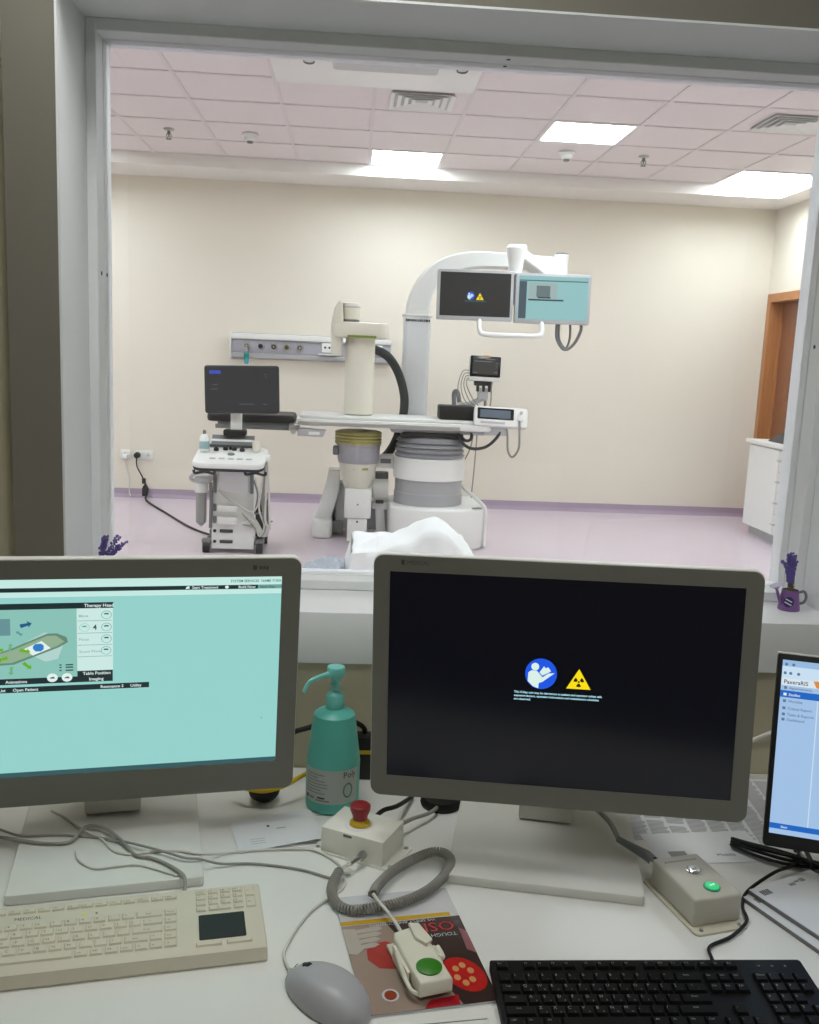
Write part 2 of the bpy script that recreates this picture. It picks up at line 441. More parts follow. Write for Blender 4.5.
obj('sill', B().box(OX0-cw, OX1+cw, 1.714, 1.886, .833, OZ0, .0025, 2), 'alu', win)
for (x, y, z, d) in ((FX0, 1.91, 1.55, (1, 0, 0)), (FX0, 1.95, 1.55, (1, 0, 0)), (FX1, 1.915, 1.47, (-1, 0, 0)), (.28, 1.905, FZ1, (0, 0, -1)), (.28, 1.948, FZ1, (0, 0, -1))):
    d = Vector(d)
    obj('screw_hole', B().cyl(Vector((x, y, z))-d*.002, Vector((x, y, z))+d*.0006, .0042, n=10), 'black', win, smooth=0)
# unseen ceiling panels, added and placed to brighten the control desk
cm = mat('control_fill', (248, 250, 246), .6, var=0, emit=CONTROL_FILL)
for px_, py_, w_ in ((-.25, 1.38, 'above the teal-screened monitor'), (.95, .05, 'behind the black keyboard')):
    t = thing('ceiling_light', 'unseen square light panel added to brighten the control room '+w_, 'ceiling light', (px_, py_, CZ1))
    obj('frame', B().box(px_-.3, px_+.3, py_-.3, py_+.3, CZ1-.012, CZ1), 'white', t, smooth=0)
    obj('diffuser', B().box(px_-.28, px_+.28, py_-.28, py_+.28, CZ1-.016, CZ1-.012), cm, t, smooth=0)

# ------------------------------------------------------------------ treatment room: wall fittings
# medical supply rail
t = thing('medical_rail', 'long grey wall-mounted medical supply rail with round gas outlets', 'supply rail', (-.38, 8.86, 1.34))
obj('housing', B().poly([(-1.12, 8.9, 1.335), (-1.12, 8.83, 1.35), (-1.12, 8.825, 1.38), (-1.12, 8.84, 1.39), (-1.12, 8.84, 1.50), (-1.12, 8.815, 1.515), (-1.12, 8.82, 1.55), (-1.12, 8.9, 1.572)], (1.47, 0, 0)), 'light_grey', t)
obj('top_rail', B().box(-1.12, .35, 8.812, 8.87, 1.512, 1.565, .01), 'white', t)
obj('front_strip', B().box(-1.11, .34, 8.834, 8.845, 1.392, 1.498, .003), 'lilac_grey', t)
obj('end_cap', B().box(-1.135, -1.12, 8.81, 8.9, 1.332, 1.575, .004), 'white', t)
cols = [mat('outlet_grey', (130, 130, 128)), mat('outlet_blue', (52, 66, 84)), mat('outlet_dark', (58, 54, 56)), mat('outlet_olive', (120, 116, 70)), mat('outlet_steel', (100, 104, 104))]
for k, x in enumerate((-.98, -.851, -.732, -.613, -.493)):
    o = obj('gas_outlet', B().cyl((x, 8.836, 1.452), (x, 8.815, 1.452), .034, .030, 18), 'metal', t)
    obj('outlet_insert', B().cyl((x, 8.816, 1.452), (x, 8.806, 1.452), .022, n=14), cols[k], o)
    obj('outlet_pin', B().cyl((x, 8.807, 1.452), (x, 8.80, 1.452), .009, n=10), 'chrome' if k in (0, 2, 4) else 'black', o)
for x in (-.29, .17):
    o = obj('power_socket', B().box(x, x+.1, 8.815, 8.838, 1.42, 1.505, .005), 'white', t)
    obj('socket_hole', B().cyl((x+.03, 8.818, 1.465), (x+.03, 8.812, 1.465), .010, n=10).cyl((x+.07, 8.818, 1.465), (x+.07, 8.812, 1.465), .010, n=10), 'black', o)
obj('shelf_clip', B().box(-.32, -.15, 8.78, 8.84, 1.395, 1.41, .003), 'white', t)
t = thing('flowmeter', 'small teal and clear flowmeter plugged into the wall rail', 'flowmeter', (-.975, 8.78, 1.28))
obj('tube_body', B().lathe([(.0, 1.285), (.02, 1.29), (.022, 1.36), (.018, 1.40), (0, 1.405)], (-.975, 8.785, 0), 14), mat('flow_teal', (56, 160, 178), .25), t)
obj('valve', B().cyl((-.975, 8.785, 1.40), (-.975, 8.785, 1.44), .014, n=12).cyl((-.975, 8.80, 1.43), (-.975, 8.74, 1.43), .011, n=12), 'metal', t)
obj('band', B().lathe([(.0225, 1.345), (.0235, 1.35), (.0235, 1.375), (.0225, 1.38)], (-.975, 8.785, 0), 14), mat('flow_green', (20, 120, 96), .4), t)

# wall sockets, plug, power cable
def wallplate(x, z, wd, lab, n):
    t = thing('wall_socket', lab, 'socket', (x, 8.89, z), group='white wall sockets')
    obj('plate', B().box(x-wd/2, x+wd/2, 8.885, 8.9, z-.043, z+.043, .004), 'white', t)
    for k in range(n):
        xx = x+(k-(n-1)/2)*.085
        o = obj('socket_insert', B().box(xx-.032, xx+.032, 8.880, 8.886, z-.032, z+.032, .003), 'white', t)
        obj('socket_hole', B().box(xx-.012, xx-.006, 8.8785, 8.881, z-.01, z+.004).box(xx+.006, xx+.012, 8.8785, 8.881, z-.01, z+.004).box(xx-.004, xx+.004, 8.8785, 8.881, z+.01, z+.018), 'dark_grey', o, smooth=0)
wallplate(-2.10, .40, .088, 'single white wall socket with a pale flex hanging from it', 1)
wallplate(-1.93, .40, .175, 'double white wall socket with a round black plug in it', 2)
t = thing('pale_flex', 'thin pale flex with a small plug hanging from the single wall socket', 'cable', (-2.09, 8.87, .02))
obj('plug', B().box(-2.115, -2.07, 8.835, 8.879, .365, .405, .006), 'white', t)
obj('cord', B().tube([(-2.09, 8.85, .365), (-2.085, 8.85, .30), (-2.055, 8.86, .18), (-2.06, 8.86, .06), (-2.04, 8.83, .012)], .006, 6), 'cable_white', t)
t = thing('power_cable', 'black power cable running from the wall plug across the lilac floor', 'cable', (-1.9, 8.7, 0))
obj('plug', B().cyl((-1.985, 8.879, .40), (-1.985, 8.83, .40), .03, .026, 14), 'black', t)
obj('connector', B().poly([(-1.93, 8.80, .02), (-1.88, 8.80, .03), (-1.87, 8.80, .09), (-1.90, 8.80, .15), (-1.93, 8.80, .10)], (0, .04, 0), .008).cyl((-1.915, 8.82, .14), (-1.915, 8.82, .19), .018, n=10), 'black', t)
obj('cord', B().tube([(-1.985, 8.835, .385), (-1.98, 8.83, .30), (-1.93, 8.83, .20), (-1.915, 8.82, .16)], .007, 6).tube([(-1.89, 8.81, .04), (-1.84, 8.6, .012), (-1.55, 8.0, .010), (-1.25, 7.4, .010), (-1.04, 7.1, .012), (-.95, 6.99, .05), (-.9, 6.93, .16)], .009, 6), 'black', t)

# cabinets along the right wall
def handle(x, y0, y1, z, parent):
    obj('handle', B().cyl((x, y0+.02, z), (x-.03, y0+.02, z), .005, n=8).cyl((x, y1-.02, z), (x-.03, y1-.02, z), .005, n=8).tube([(x-.03, y0, z), (x-.03, y1, z)], .006, 8, False), 'metal', parent)
def unit(y0, y1, lab, drawers):
    t = thing('base_cabinet', lab, 'cabinet', (3.72, (y0+y1)/2, 0))
    obj('carcass', B().box(3.525, XR, y0+.002, y1-.002, .08, .80), 'white', t, smooth=0)
    obj('plinth', B().box(3.57, XR, y0+.002, y1-.002, 0, .08), 'light_grey', t, smooth=0)
    if drawers:
        hh = .70/4
        for k in range(4):
            d = obj('drawer_front', B().box(3.505, 3.525, y0+.004, y1-.004, .085+k*hh, .085+(k+1)*hh-.006, .002, 1), 'white', t)
            handle(3.505, y1-.16, y1-.035, .085+(k+.55)*hh, d)
    else:
        d = obj('cabinet_door', B().box(3.505, 3.525, y0+.004, y1-.004, .085, .785, .002, 1), 'white', t)
        handle(3.505, y0+.05, y0+.07, .7, d) if 0 else None
unit(7.44, 8.03, 'plain white base cabinet with a single flush door at the end by the wooden door', False)
unit(6.9, 7.44, 'white drawer unit with four metal handles next to the plain cabinet', True)
unit(6.3, 6.9, 'white base cabinet with a flush door beyond the drawer unit', False)
tag(obj('worktop', B().box(3.48, XR, 6.28, 8.06, .80, .832, .003), 'white'), 'white worktop running over the cabinets near the wooden door', 'worktop')
t = thing('sloped_console', 'dark grey wedge-shaped device lying on the white worktop', 'device', (3.72, 7.5, .832))
obj('housing', B().poly([(3.56, 7.15, .833), (3.56, 7.80, .833), (3.56, 7.78, .85), (3.56, 7.35, .985), (3.56, 7.15, .985)], (.26, 0, 0), .005), 'dark_grey', t)
obj('top_plate', B().poly([(3.58, 7.74, .866), (3.80, 7.74, .866), (3.80, 7.39, .976), (3.58, 7.39, .976)], (0, .001, .004)), 'mid_grey', t, smooth=0)

# ------------------------------------------------------------------ ultrasound machine
t = thing('ultrasound_cart', 'white ultrasound machine on castors with dark screen and control deck', 'ultrasound machine', (-.80, 6.62, 0))
obj('base', B().poly([(p[0], p[1], .06) for p in rrect(.40, .42, .08, cx=-.80, cy=6.725)], (0, 0, .03), .01), 'dark_grey', t)
for (x, y) in ((-.985, 6.52), (-.615, 6.52), (-.985, 6.88), (-.615, 6.88)):
    o = obj('caster', B().cyl((x-.022, y, .045), (x+.022, y, .045), .045, n=16), 'black', t)
    obj('fork', B().box(x-.03, x+.03, y-.03, y+.03, .07, .10, .006), 'mid_grey', o)
obj('tower', B().poly([(-.95, 6.50, .03), (-.65, 6.50, .03), (-.655, 6.50, .44), (-.68, 6.50, .64), (-.92, 6.50, .64), (-.945, 6.50, .44)], (0, .32, 0), .015), 'white', t)
obj('front_panel', B().poly([(-.905, 6.484, .44), (-.695, 6.484, .44), (-.705, 6.484, .62), (-.895, 6.484, .62)], (0, .02, 0), .006), mat('us_panel', (232, 233, 234), .4), t)
obj('side_vent', B().box(-.94, -.915, 6.488, 6.52, .43, .56, .004).box(-.685, -.66, 6.488, 6.52, .43, .56, .004), 'mid_grey', t)
obj('power_pack', B().box(-.655, -.575, 6.58, 6.85, .11, .34, .012), 'dark_grey', t)
for z in (.325, .24):
    o = obj('probe_port', B().box(-.905, -.77, 6.45, 6.51, z-.022, z+.024, .008), 'white', t)
    obj('port_latch', B().box(-.935, -.915, 6.478, 6.51, z-.024, z+.026, .004), 'mid_grey', o)
for z in (.16, .085):
    o = obj('port_slot', B().box(-.89, -.80, 6.490, 6.505, z-.011, z+.011, .002), 'dark_grey', t)
    obj('slot_lamp', B().cyl((-.925, 6.505, z), (-.925, 6.49, z), .011, n=12), 'black', o)
# console deck, sloping up to the back
DK = Matrix.Translation((-.80, 6.36, .70)) @ Matrix.Rotation(.20, 4, 'X')
def dkp(b): return b.xf(DK)
obj('deck', dkp(B().poly([(p[0], p[1], -.028) for p in rrect(.475, .40, .07)], (0, 0, .042), .014)), 'white', t)
obj('deck_rim', dkp(B().poly([(p[0], p[1], -.046) for p in rrect(.468, .392, .07)], (0, 0, .02), .006)), 'dark_grey', t)
obj('touch_screen', B().poly([(-.955, 6.50, .765), (-.665, 6.50, .765), (-.665, 6.56, .828), (-.955, 6.56, .828)], (0, .02, -.016), .003), 'mid_grey', t)
obj('touch_screen_rim', B().poly([(-.965, 6.494, .750), (-.655, 6.494, .750), (-.655, 6.504, .767), (-.965, 6.504, .767)], (0, .03, -.006), .002), 'dark_grey', t)
obj('console_riser', B().box(-.96, -.66, 6.52, 6.57, .72, .80, .006), 'white', t)
for x, y, r_ in ((-.11, .08, .017), (-.05, .10, .017), (-.015, .115, .014), (.01, .10, .017), (.065, .08, .017), (.0, .0, .026)):
    obj('knob', dkp(B().lathe([(r_, .012), (r_, .030), (r_*.7, .036), (0, .036)] if r_ < .02 else [(r_, .012), (r_*.8, .022), (0, .026)], (x, y, 0), 14)), 'black' if r_ < .02 else 'mid_grey', t)
for k in range(5):
    obj('deck_button', dkp(B().box(-.13+k*.06, -.09+k*.06, -.11, -.085, .013, .018, .002)), 'light_grey', t)
for k in range(6):
    obj('deck_key', dkp(B().box(-.16+k*.055, -.12+k*.055, .135, .15, .013, .018, .002)), 'light_grey', t)
for s in (-1, 1):
    x = -.80+s*.17
    obj('bag_hook', B().box(x-.022, x+.022, 6.30, 6.34, .59, .66, .004).tube([(x, 6.31, .60), (x-.06, 6.30, .588), (x-.07, 6.30, .61)], .010, 6).tube([(x, 6.31, .60), (x+.06, 6.30, .588), (x+.07, 6.30, .61)], .010, 6), 'dark_grey', t)
# screen on its neck
obj('screen_neck', B().box(-.828, -.752, 6.53, 6.57, .86, 1.06, .006), 'white', t)
obj('neck_joint', B().box(-.875, -.722, 6.50, 6.62, .825, .868, .012), 'black', t)
def tilt_panel(cx, cy, cz, yaw=0, tilt=0, roll=0):
    """panel frame: x right, y up, z out of the screen"""
    ex = Vector((math.cos(yaw), math.sin(yaw), 0)); n = Vector((math.sin(yaw), -math.cos(yaw), 0))
    ez = Vector((0, 0, 1))*math.cos(tilt)-n*math.sin(tilt)
    e1 = ex*math.cos(roll)+ez*math.sin(roll); e2 = ez*math.cos(roll)-ex*math.sin(roll); e3 = e1.cross(e2)
    m = Matrix((e1, e2, e3)).transposed().to_4x4(); m.translation = (cx, cy, cz)
    return m
def rpanel(w, h, r, z0, z1, M, bev=.004, cx=0, cy=0):
    return B().poly([(p[0], p[1], z0) for p in rrect(w, h, r, cx=cx, cy=cy)], (0, 0, z1-z0), bev).xf(M)
def quad(pts, M, z=.001):
    return B().poly([(x, y, z-.0006) for x, y in pts], (0, 0, .0006)).xf(M)
def rect(x0, x1, y0, y1, M, z=.001): return quad([(x0, y0), (x1, y0), (x1, y1), (x0, y1)], M, z)
M = tilt_panel(-.744, 6.45, 1.147, 0, .0, .03)
obj('screen_housing', rpanel(.50, .322, .018, -.045, 0, M), 'dark_grey', t)
s_ = obj('screen', rpanel(.475, .285, .004, .0, .002, M, 0, cy=.006), lit('us_screen', (58, 59, 64), .55), t)
obj('blue_tag', rect(-.215, -.14, .105, .128, M, .003), lit('us_blue', (70, 90, 220), .7), s_, smooth=0)
bb = B()
for (x0, x1, y0) in ((-.20, -.16, .03), (-.21, -.16, .0), (-.02, .08, -.10), (.14, .17, -.10), (.15, .165, .1), (.155, .17, .08)):
    bb.box(x0, x1, y0, y0+.006, .0022, .003)
obj('screen_marks', bb.xf(M), lit('us_marks', (125, 128, 135), .5), s_, smooth=0)
# side cup holder with wand
o = obj('probe_holder', B().box(-1.06, -.95, 6.44, 6.58, .50, .545, .012).tube([(-1.06, 6.50, .50), (-1.09, 6.47, .53), (-1.05, 6.45, .565), (-.96, 6.46, .58)], .012, 8), 'light_grey', t)
obj('cup', B().lathe([(.045, .43), (.048, .50), (.04, .52), (0, .52)], (-1.02, 6.50, 0), 16), 'white', o)
obj('probe', B().lathe([(0, .19), (.012, .195), (.036, .22), (.038, .42), (.04, .44), (0, .44)], (-1.02, 6.50, 0), 16), mat('probe_grey', (150, 150, 146), .4), t)
obj('probe_tip', B().tube([(-.955, 6.50, .50), (-.95, 6.49, .36), (-.955, 6.50, .18)], .012, 8), 'mid_grey', t)
# cables hanging at the side
for k in range(6):
    x = -.60+.008*k; r1 = random.uniform(-.02, .02)
    pts = [(-.585+.01*(k % 3), 6.38, .69), (-.565+r1, 6.36, .56), (-.57+r1*2, 6.38, .38-.03*k), (-.555+r1, 6.42, .22), (-.59+r1, 6.45, .14), (-.65, 6.46, .2+.03*(k % 3)), (-.73, 6.46, .30-.08*(k % 2))]
    obj('probe_cable', B().tube(pts, .007, 6), 'cable_white' if k % 3 else 'cable_grey', t)
obj('probe_cable', B().tube([(-.90, 6.48, .45), (-.84, 6.46, .40), (-.74, 6.45, .34), (-.66, 6.45, .31), (-.62, 6.50, .40), (-.66, 6.6, .52)], .008, 6), 'cable_white', t)
obj('probe_cable', B().tube([(-.66, 6.52, .52), (-.63, 6.48, .42), (-.645, 6.46, .30), (-.60, 6.48, .30), (-.57, 6.44, .24), (-.52, 6.44, .25)], .006, 6), 'mid_grey', t)
obj('probe_hanger', B().box(-.60, -.54, 6.33, 6.42, .67, .72, .012), 'white', t)
t = thing('gel_bottle', 'small white gel bottle standing on the ultrasound deck', 'bottle', (-.985, 6.40, .724))
obj('bottle_body', B().lathe([(0, .7155), (.03, .7155), (.033, .72), (.033, .80), (.02, .83), (.012, .835), (0, .835)], (-.985, 6.40, .0085), 18), 'white', t)
obj('label_band', B().lathe([(.0335, .735), (.0338, .736), (.0338, .785), (.0335, .786)], (-.985, 6.40, .0085), 18), mat('gel_label', (150, 180, 186)), t)
obj('cap', B().lathe([(.012, .835), (.012, .85), (.006, .862), (0, .862)], (-.985, 6.40, .0085), 12), 'mid_grey', t)
t = thing('gel_cup', 'small pale cup standing at the edge of the ultrasound deck', 'cup', (-.64, 6.44, .732))
obj('wall', B().lathe([(0, .7155), (.024, .7155), (.03, .79), (.027, .79), (.022, .72), (0, .72)], (-.64, 6.44, .0165), 16), 'warm_white', t)

# ------------------------------------------------------------------ treatment table
t = thing('treatment_table', 'white urology treatment table on a grey bellows pedestal', 'treatment table', (.62, 7.1, 0))
pl = []
for a in range(0, 181, 15):
    pl.append((.67-.36*math.cos(math.radians(a)), 6.98-.21*math.sin(math.radians(a))))
pl = [(p[0], p[1]) for p in pl]+[(1.03, 7.5), (.31, 7.5)]
obj('base', B().poly([(p[0], p[1], 0) for p in pl], (0, 0, .315), .022, 3), 'white', t)
obj('base_trim', B().tube([(1.035, 6.94, .01), (1.04, 6.95, .20), (1.035, 6.96, .30), (1.00, 7.0, .345), (.90, 7.2, .42), (.86, 7.3, .46)], .014, 8), 'white', t)
obj('base_cap', B().poly([(.93, 6.85, .314), (1.0, 6.88, .314), (.98, 6.91, .314), (.92, 6.88, .314)], (0, 0, .006)), 'mid_grey', t)
cx_, cy_ = .607, 7.12
obj('lower_column', B().lathe([(.262, .30), (.262, .40), (.259, .403), (.259, .407), (.256, .41), (.256, .51)], (cx_, cy_, 0), 40), mat('column_grey', (168, 168, 170), .45), t)
obj('collar', B().lathe([(.262, .505), (.272, .51), (.275, .66), (.262, .67), (.2, .67)], (cx_, cy_, 0), 40), 'white', t)
prof = [(.255, .665)]
for k in range(4):
    z = .675+k*.038; prof += [(.262, z), (.270-.006*k, z+.012), (.246-.004*k, z+.030)]
prof += [(.2, .828)]
obj('bellows', B().lathe(prof, (cx_, cy_, 0), 40), mat('bellows_grey', (150, 151, 154), .5), t, smooth=20)
obj('head_plate', B().box(.38, .84, 6.93, 7.33, .822, .862, .01), 'dark_grey', t)
obj('cross_beam', B().box(.30, 1.0, 6.96, 7.30, .855, .893, .008), 'light_grey', t)
obj('tabletop', B().poly([(p[0], p[1], .89) for p in rrect(1.44, .56, .05, cx=.32, cy=7.13)], (0, 0, .05), .012), 'white', t)
obj('table_pad', B().poly([(p[0], p[1], .94) for p in rrect(1.40, .50, .05, cx=.32, cy=7.13)], (0, 0, .025), .01), mat('pad_white', (226, 226, 222), .5), t)
obj('side_rail', B().box(-.385, .80, 6.825, 6.838, .895, .922, .003), 'metal', t)
for x in (-.3, .1, .5, .76):
    obj('rail_mount', B().box(x-.015, x+.015, 6.836, 6.86, .90, .917), 'metal', t, smooth=0)
obj('rail_bracket', B().poly([(-.385, 6.83, .815), (-.20, 6.83, .812), (-.18, 6.83, .86), (-.36, 6.83, .87), (-.385, 6.83, .86)], (0, .10, 0), .006), 'light_grey', t)
obj('bracket_label', B().box(-.305, -.225, 6.826, 6.832, .826, .848), 'white', t, smooth=0)
obj('head_pad', B().poly([(p[0], p[1], .892) for p in rrect(.63, .46, .05, cx=-.735, cy=7.13)], (0, 0, .062), .02), mat('black_vinyl', (38, 36, 36), .45), t)
obj('head_rail', B().box(-.985, -.43, 6.90, 6.92, .845, .875, .003).box(-.985, -.43, 7.34, 7.36, .845, .875, .003).box(-.97, -.45, 6.92, 7.34, .872, .892), 'mid_grey', t)
obj('head_joint', B().cyl((-.415, 6.88, .87), (-.415, 7.36, .87), .03, n=16).box(-.45, -.37, 6.86, 6.92, .845, .90, .006).cyl((-.415, 6.86, .845), (-.415, 6.82, .845), .02, n=12), 'metal', t)
obj('cable_loop', B().tube([(.80, 6.92, .86), (.83, 6.87, .80), (.90, 6.86, .765), (1.0, 6.87, .78), (1.08, 6.88, .85), (1.12, 6.9, .93)], .012, 8).tube([(.80, 6.95, .86), (.85, 6.90, .82), (.89, 6.90, .83), (.90, 6.93, .87)], .012, 8), 'dark_grey', t)
obj('hanging_cord', B().tube([(.95, 7.2, .88), (.93, 7.2, .74), (.88, 7.25, .6), (.87, 7.28, .5)], .005, 6).tube([(.99, 7.3, .88), (.985, 7.32, .6), (.985, 7.45, .2), (1.0, 7.5, .012)], .005, 6), 'cable_grey', t)

t = thing('foam_block', 'black rectangular foam block lying on the treatment table', 'foam block', (.78, 7.02, .966))
obj('block', B().poly([(p[0], p[1], .966) for p in rrect(.265, .20, .015, cx=.783, cy=7.02)], (0, 0, .105), .012), 'black', t)

# control console on the table end
t = thing('control_console', 'white tilted control console with dark touch screen at the table end', 'control console', (1.1, 6.93, .93))
M = tilt_panel(1.10, 6.86, 1.008, 0, .35, -.03)
obj('housing', rpanel(.395, .15, .02, -.06, 0, M, .008), 'white', t)
s_ = obj('screen', rpanel(.27, .085, .006, -.001, .0015, M, .0004, cx=-.04, cy=.018), 'black_gloss', t)
obj('display', rect(-.155, .07, -.012, .048, M, .0024), lit('console_disp', (92, 110, 130), .6), s_, smooth=0)
obj('button_row', B().box(-.15, .03, -.058, -.042, 0, .003).xf(M), 'light_grey', t, smooth=0)
obj('knob_holder', B().poly([(p[0], p[1], 0) for p in rrect(.05, .06, .02, cx=.145, cy=.0)], (0, 0, .02), .006).xf(M), 'white', t)
obj('joystick', B().cyl((.145, .03, 0), (.145, .03, .03), .012, n=12).xf(M), 'light_grey', t)
obj('bracket', B().box(.98, 1.16, 6.88, 6.98, .865, .94, .01).cyl((1.0, 6.93, .88), (.9, 6.93, .88), .018, n=10), 'light_grey', t)
obj('hand_cord', B().tube([(1.235, 6.84, .985), (1.24, 6.83, .88), (1.24, 6.83, .78), (1.20, 6.84, .715), (1.165, 6.85, .76), (1.155, 6.86, .88), (1.15, 6.90, .93)], .008, 8), 'cable_grey', t)

# patient monitor on its swivel arm
t = thing('patient_monitor', 'small patient monitor with dark display and orange alarm lamp', 'patient monitor', (1.02, 7.32, .96))
M = tilt_panel(1.023, 7.28, 1.350, 0, .08, -.02)
obj('housing', rpanel(.246, .195, .014, -.07, 0, M, .006), 'white', t)
s_ = obj('screen', rpanel(.238, .16, .01, -.004, .002, M, .001, cy=.014), 'black_gloss', t)
obj('display', rect(-.10, .10, -.045, .075, M, .0028), lit('pm_disp', (74, 74, 74), .5), s_, smooth=0)
bb = B()
for (x0, x1, y0) in ((.0, .07, .068), (-.09, -.06, -.037), (.08, .095, .04), (.08, .095, .015), (.07, .095, -.03), (-.09, .05, .05)):
    bb.box(x0, x1, y0, y0+.005, .003, .0036)
obj('readout', bb.xf(M), lit('pm_text', (170, 172, 168), .6), s_, smooth=0)
obj('alarm_lamp', B().box(-.02, .028, .088, .099, -.02, .005, .002).xf(M), lit('orange_lamp', (232, 150, 30), .8), t)
obj('clamp', B().box(.95, 1.09, 7.30, 7.38, 1.215, 1.25, .008).box(.965, .985, 7.285, 7.32, 1.17, 1.235, .004).box(1.01, 1.03, 7.285, 7.32, 1.17, 1.235, .004).box(1.055, 1.075, 7.285, 7.32, 1.17, 1.235, .004), 'dark_grey', t)
obj('arm', B().box(.98, 1.06, 7.30, 7.36, 1.11, 1.20, .01).tube([(1.02, 7.33, 1.12), (.93, 7.34, 1.07), (.84, 7.35, 1.05)], .022, 10), 'light_grey', t)
obj('arm_post', B().cyl((.86, 7.36, .93), (.86, 7.36, 1.07), .022, n=12).cyl((1.05, 7.36, .93), (1.045, 7.34, 1.12), .012, n=10), 'metal', t)
obj('cuff_holder', B().tube([(.80, 7.32, 1.05), (.795, 7.32, 1.15), (.82, 7.32, 1.16), (.84, 7.32, 1.08)], .017, 8), 'mid_grey', t)
for k in range(4):
    dx = .012*k
    obj('lead', B().tube([(.91, 7.30, 1.33-.02*k), (.85+dx, 7.29, 1.32-.02*k), (.82+dx*2, 7.30, 1.20), (.85+dx*3, 7.31, 1.09), (.95+dx*2, 7.31, 1.03), (1.0, 7.32, .97)], .004, 6), 'cable_grey', t)
obj('lead', B().tube([(1.08, 7.30, 1.24), (1.085, 7.31, 1.1), (1.07, 7.33, .98)], .005, 6), 'cable_grey', t)

# ------------------------------------------------------------------ lithotripter / X-ray unit
t = thing('lithotripter', 'white shock-wave treatment unit with upright tube above the table', 'medical device', (.06, 7.25, 0))
X0, Y0 = .052, 7.12
obj('over_tube', B().lathe([(.100, .97), (.108, .975), (.111, 1.5), (.108, 1.535), (0, 1.535)], (X0, Y0, 0), 32), 'warm_white', t)
obj('head_housing', B().poly([(p[0], p[1], 1.535) for p in rrect(.40, .40, .07, cx=.058, cy=7.13)], (0, 0, .112), .02), 'warm_white', t)
obj('green_label', B().box(-.045, .165, 6.922, 6.934, 1.535, 1.552), mat('label_green', (120, 140, 50)), t, smooth=0)
obj('tube_cap', B().lathe([(.056, 1.664), (.064, 1.67), (.066, 1.765), (.060, 1.785), (.04, 1.792), (0, 1.793)], (-.022, 7.10, 0), 28), 'warm_white', t)
obj('cap_ring', B().lathe([(.0655, 1.752), (.0672, 1.754), (.0672, 1.762), (.0655, 1.764)], (-.022, 7.10, 0), 28), 'light_grey', t)
obj('cap_neck', B().lathe([(.062, 1.643), (.062, 1.668)], (-.022, 7.10, 0), 20), 'mid_grey', t)
obj('side_arm', B().poly([(-.165, 7.02, 1.40), (-.09, 7.02, 1.40), (-.075, 7.02, 1.56), (-.085, 7.02, 1.79), (-.11, 7.02, 1.80), (-.145, 7.02, 1.75), (-.17, 7.02, 1.62)], (0, .22, 0), .015), 'warm_white', t)
# C-shaped carrier behind the table
pts = []
for a in range(-75, 81, 10):
    r_ = math.radians(a); pts.append((X0, 7.33+.50*math.cos(r_), 1.02+.60*math.sin(r_)))
obj('carrier_arc', B().sweep(pts, .13, .12, (1, 0, 0), step=3), 'warm_white', t)
obj('hose', B().tube([(.10, 7.33, 1.47), (.18, 7.36, 1.455), (.28, 7.40, 1.40), (.36, 7.42, 1.28), (.41, 7.42, 1.12), (.412, 7.41, .98), (.38, 7.40, .82), (.33, 7.38, .70), (.27, 7.36, .62)], .034, 12), mat('hose_black', (44, 48, 48), .5), t)
# therapy head below the table
prof = [(.16, .745)]
for k in range(4):
    z = .752+.024*k; prof += [(.176, z), (.180, z+.010), (.168, z+.020)]
prof += [(.15, .848)]
obj('water_cushion', B().lathe(prof, (X0+.008, Y0, 0), 36), 'olive', t, smooth=20)
obj('head_ring', B().lathe([(.10, .60), (.150, .605), (.158, .63), (.163, .735), (.17, .74), (.17, .75), (.12, .75)], (X0+.012, Y0, 0), 36), mat('ring_grey', (168, 166, 172), .45), t)
obj('ring_knob', B().box(-.13, -.085, 7.05, 7.12, .66, .73, .012), 'mid_grey', t)
obj('head_cone', B().lathe([(.088, .40), (.10, .41), (.125, .50), (.145, .60), (.15, .62), (.10, .62)], (X0+.012, Y0, 0), 32), 'warm_white', t)
obj('cone_label', B().box(.03, .14, 6.985, 7.0, .56, .578), 'olive', t, smooth=0)
obj('generator_box', B().box(-.03, .172, 6.98, 7.25, .192, .415, .012), 'white', t)
obj('box_screw', B().cyl((.07, 6.982, .30), (.07, 6.976, .30), .006, n=8).cyl((.07, 7.002, .165), (.07, 6.994, .165), .008, n=8), 'black', t)
obj('lower_box', B().box(-.005, .145, 7.0, 7.22, .012, .20, .008), 'white', t)
obj('motor', B().cyl((.19, 7.14, .40), (.30, 7.14, .40), .085, n=24).cyl((.18, 7.14, .40), (.19, 7.14, .40), .07, n=24), mat('motor_grey', (196, 194, 188), .45), t)
obj('motor_box', B().box(.20, .30, 7.12, 7.24, .47, .53, .006).box(.21, .27, 7.12, 7.2, .29, .32, .004), 'dark_grey', t)
obj('link_bracket', B().poly([(.19, 7.16, .56), (.335, 7.16, .56), (.335, 7.16, .665), (.19, 7.16, .655)], (0, .12, 0), .01), 'white', t)
obj('bracket_plate', B().box(.235, .315, 7.152, 7.162, .60, .635), 'mid_grey', t, smooth=0)
obj('support_leg', B().poly([(-.16, 7.22, .525), (-.07, 7.22, .525), (-.075, 7.22, .36), (-.135, 7.22, .13), (-.265, 7.22, .13), (-.20, 7.22, .33)], (0, .22, 0), .018), 'white', t)
obj('foot', B().poly([(p[0], p[1], .0) for p in rrect(.155, .34, .05, cx=-.198, cy=7.30)], (0, 0, .145), .02), 'white', t)
obj('base_beam', B().box(-.13, .33, 7.42, 7.62, .03, .22, .012).box(-.10, .0, 7.30, 7.45, .05, .42, .01), 'light_grey', t)
obj('base_dark', B().box(-.12, -.04, 7.26, 7.42, .02, .12, .006), 'mid_grey', t)
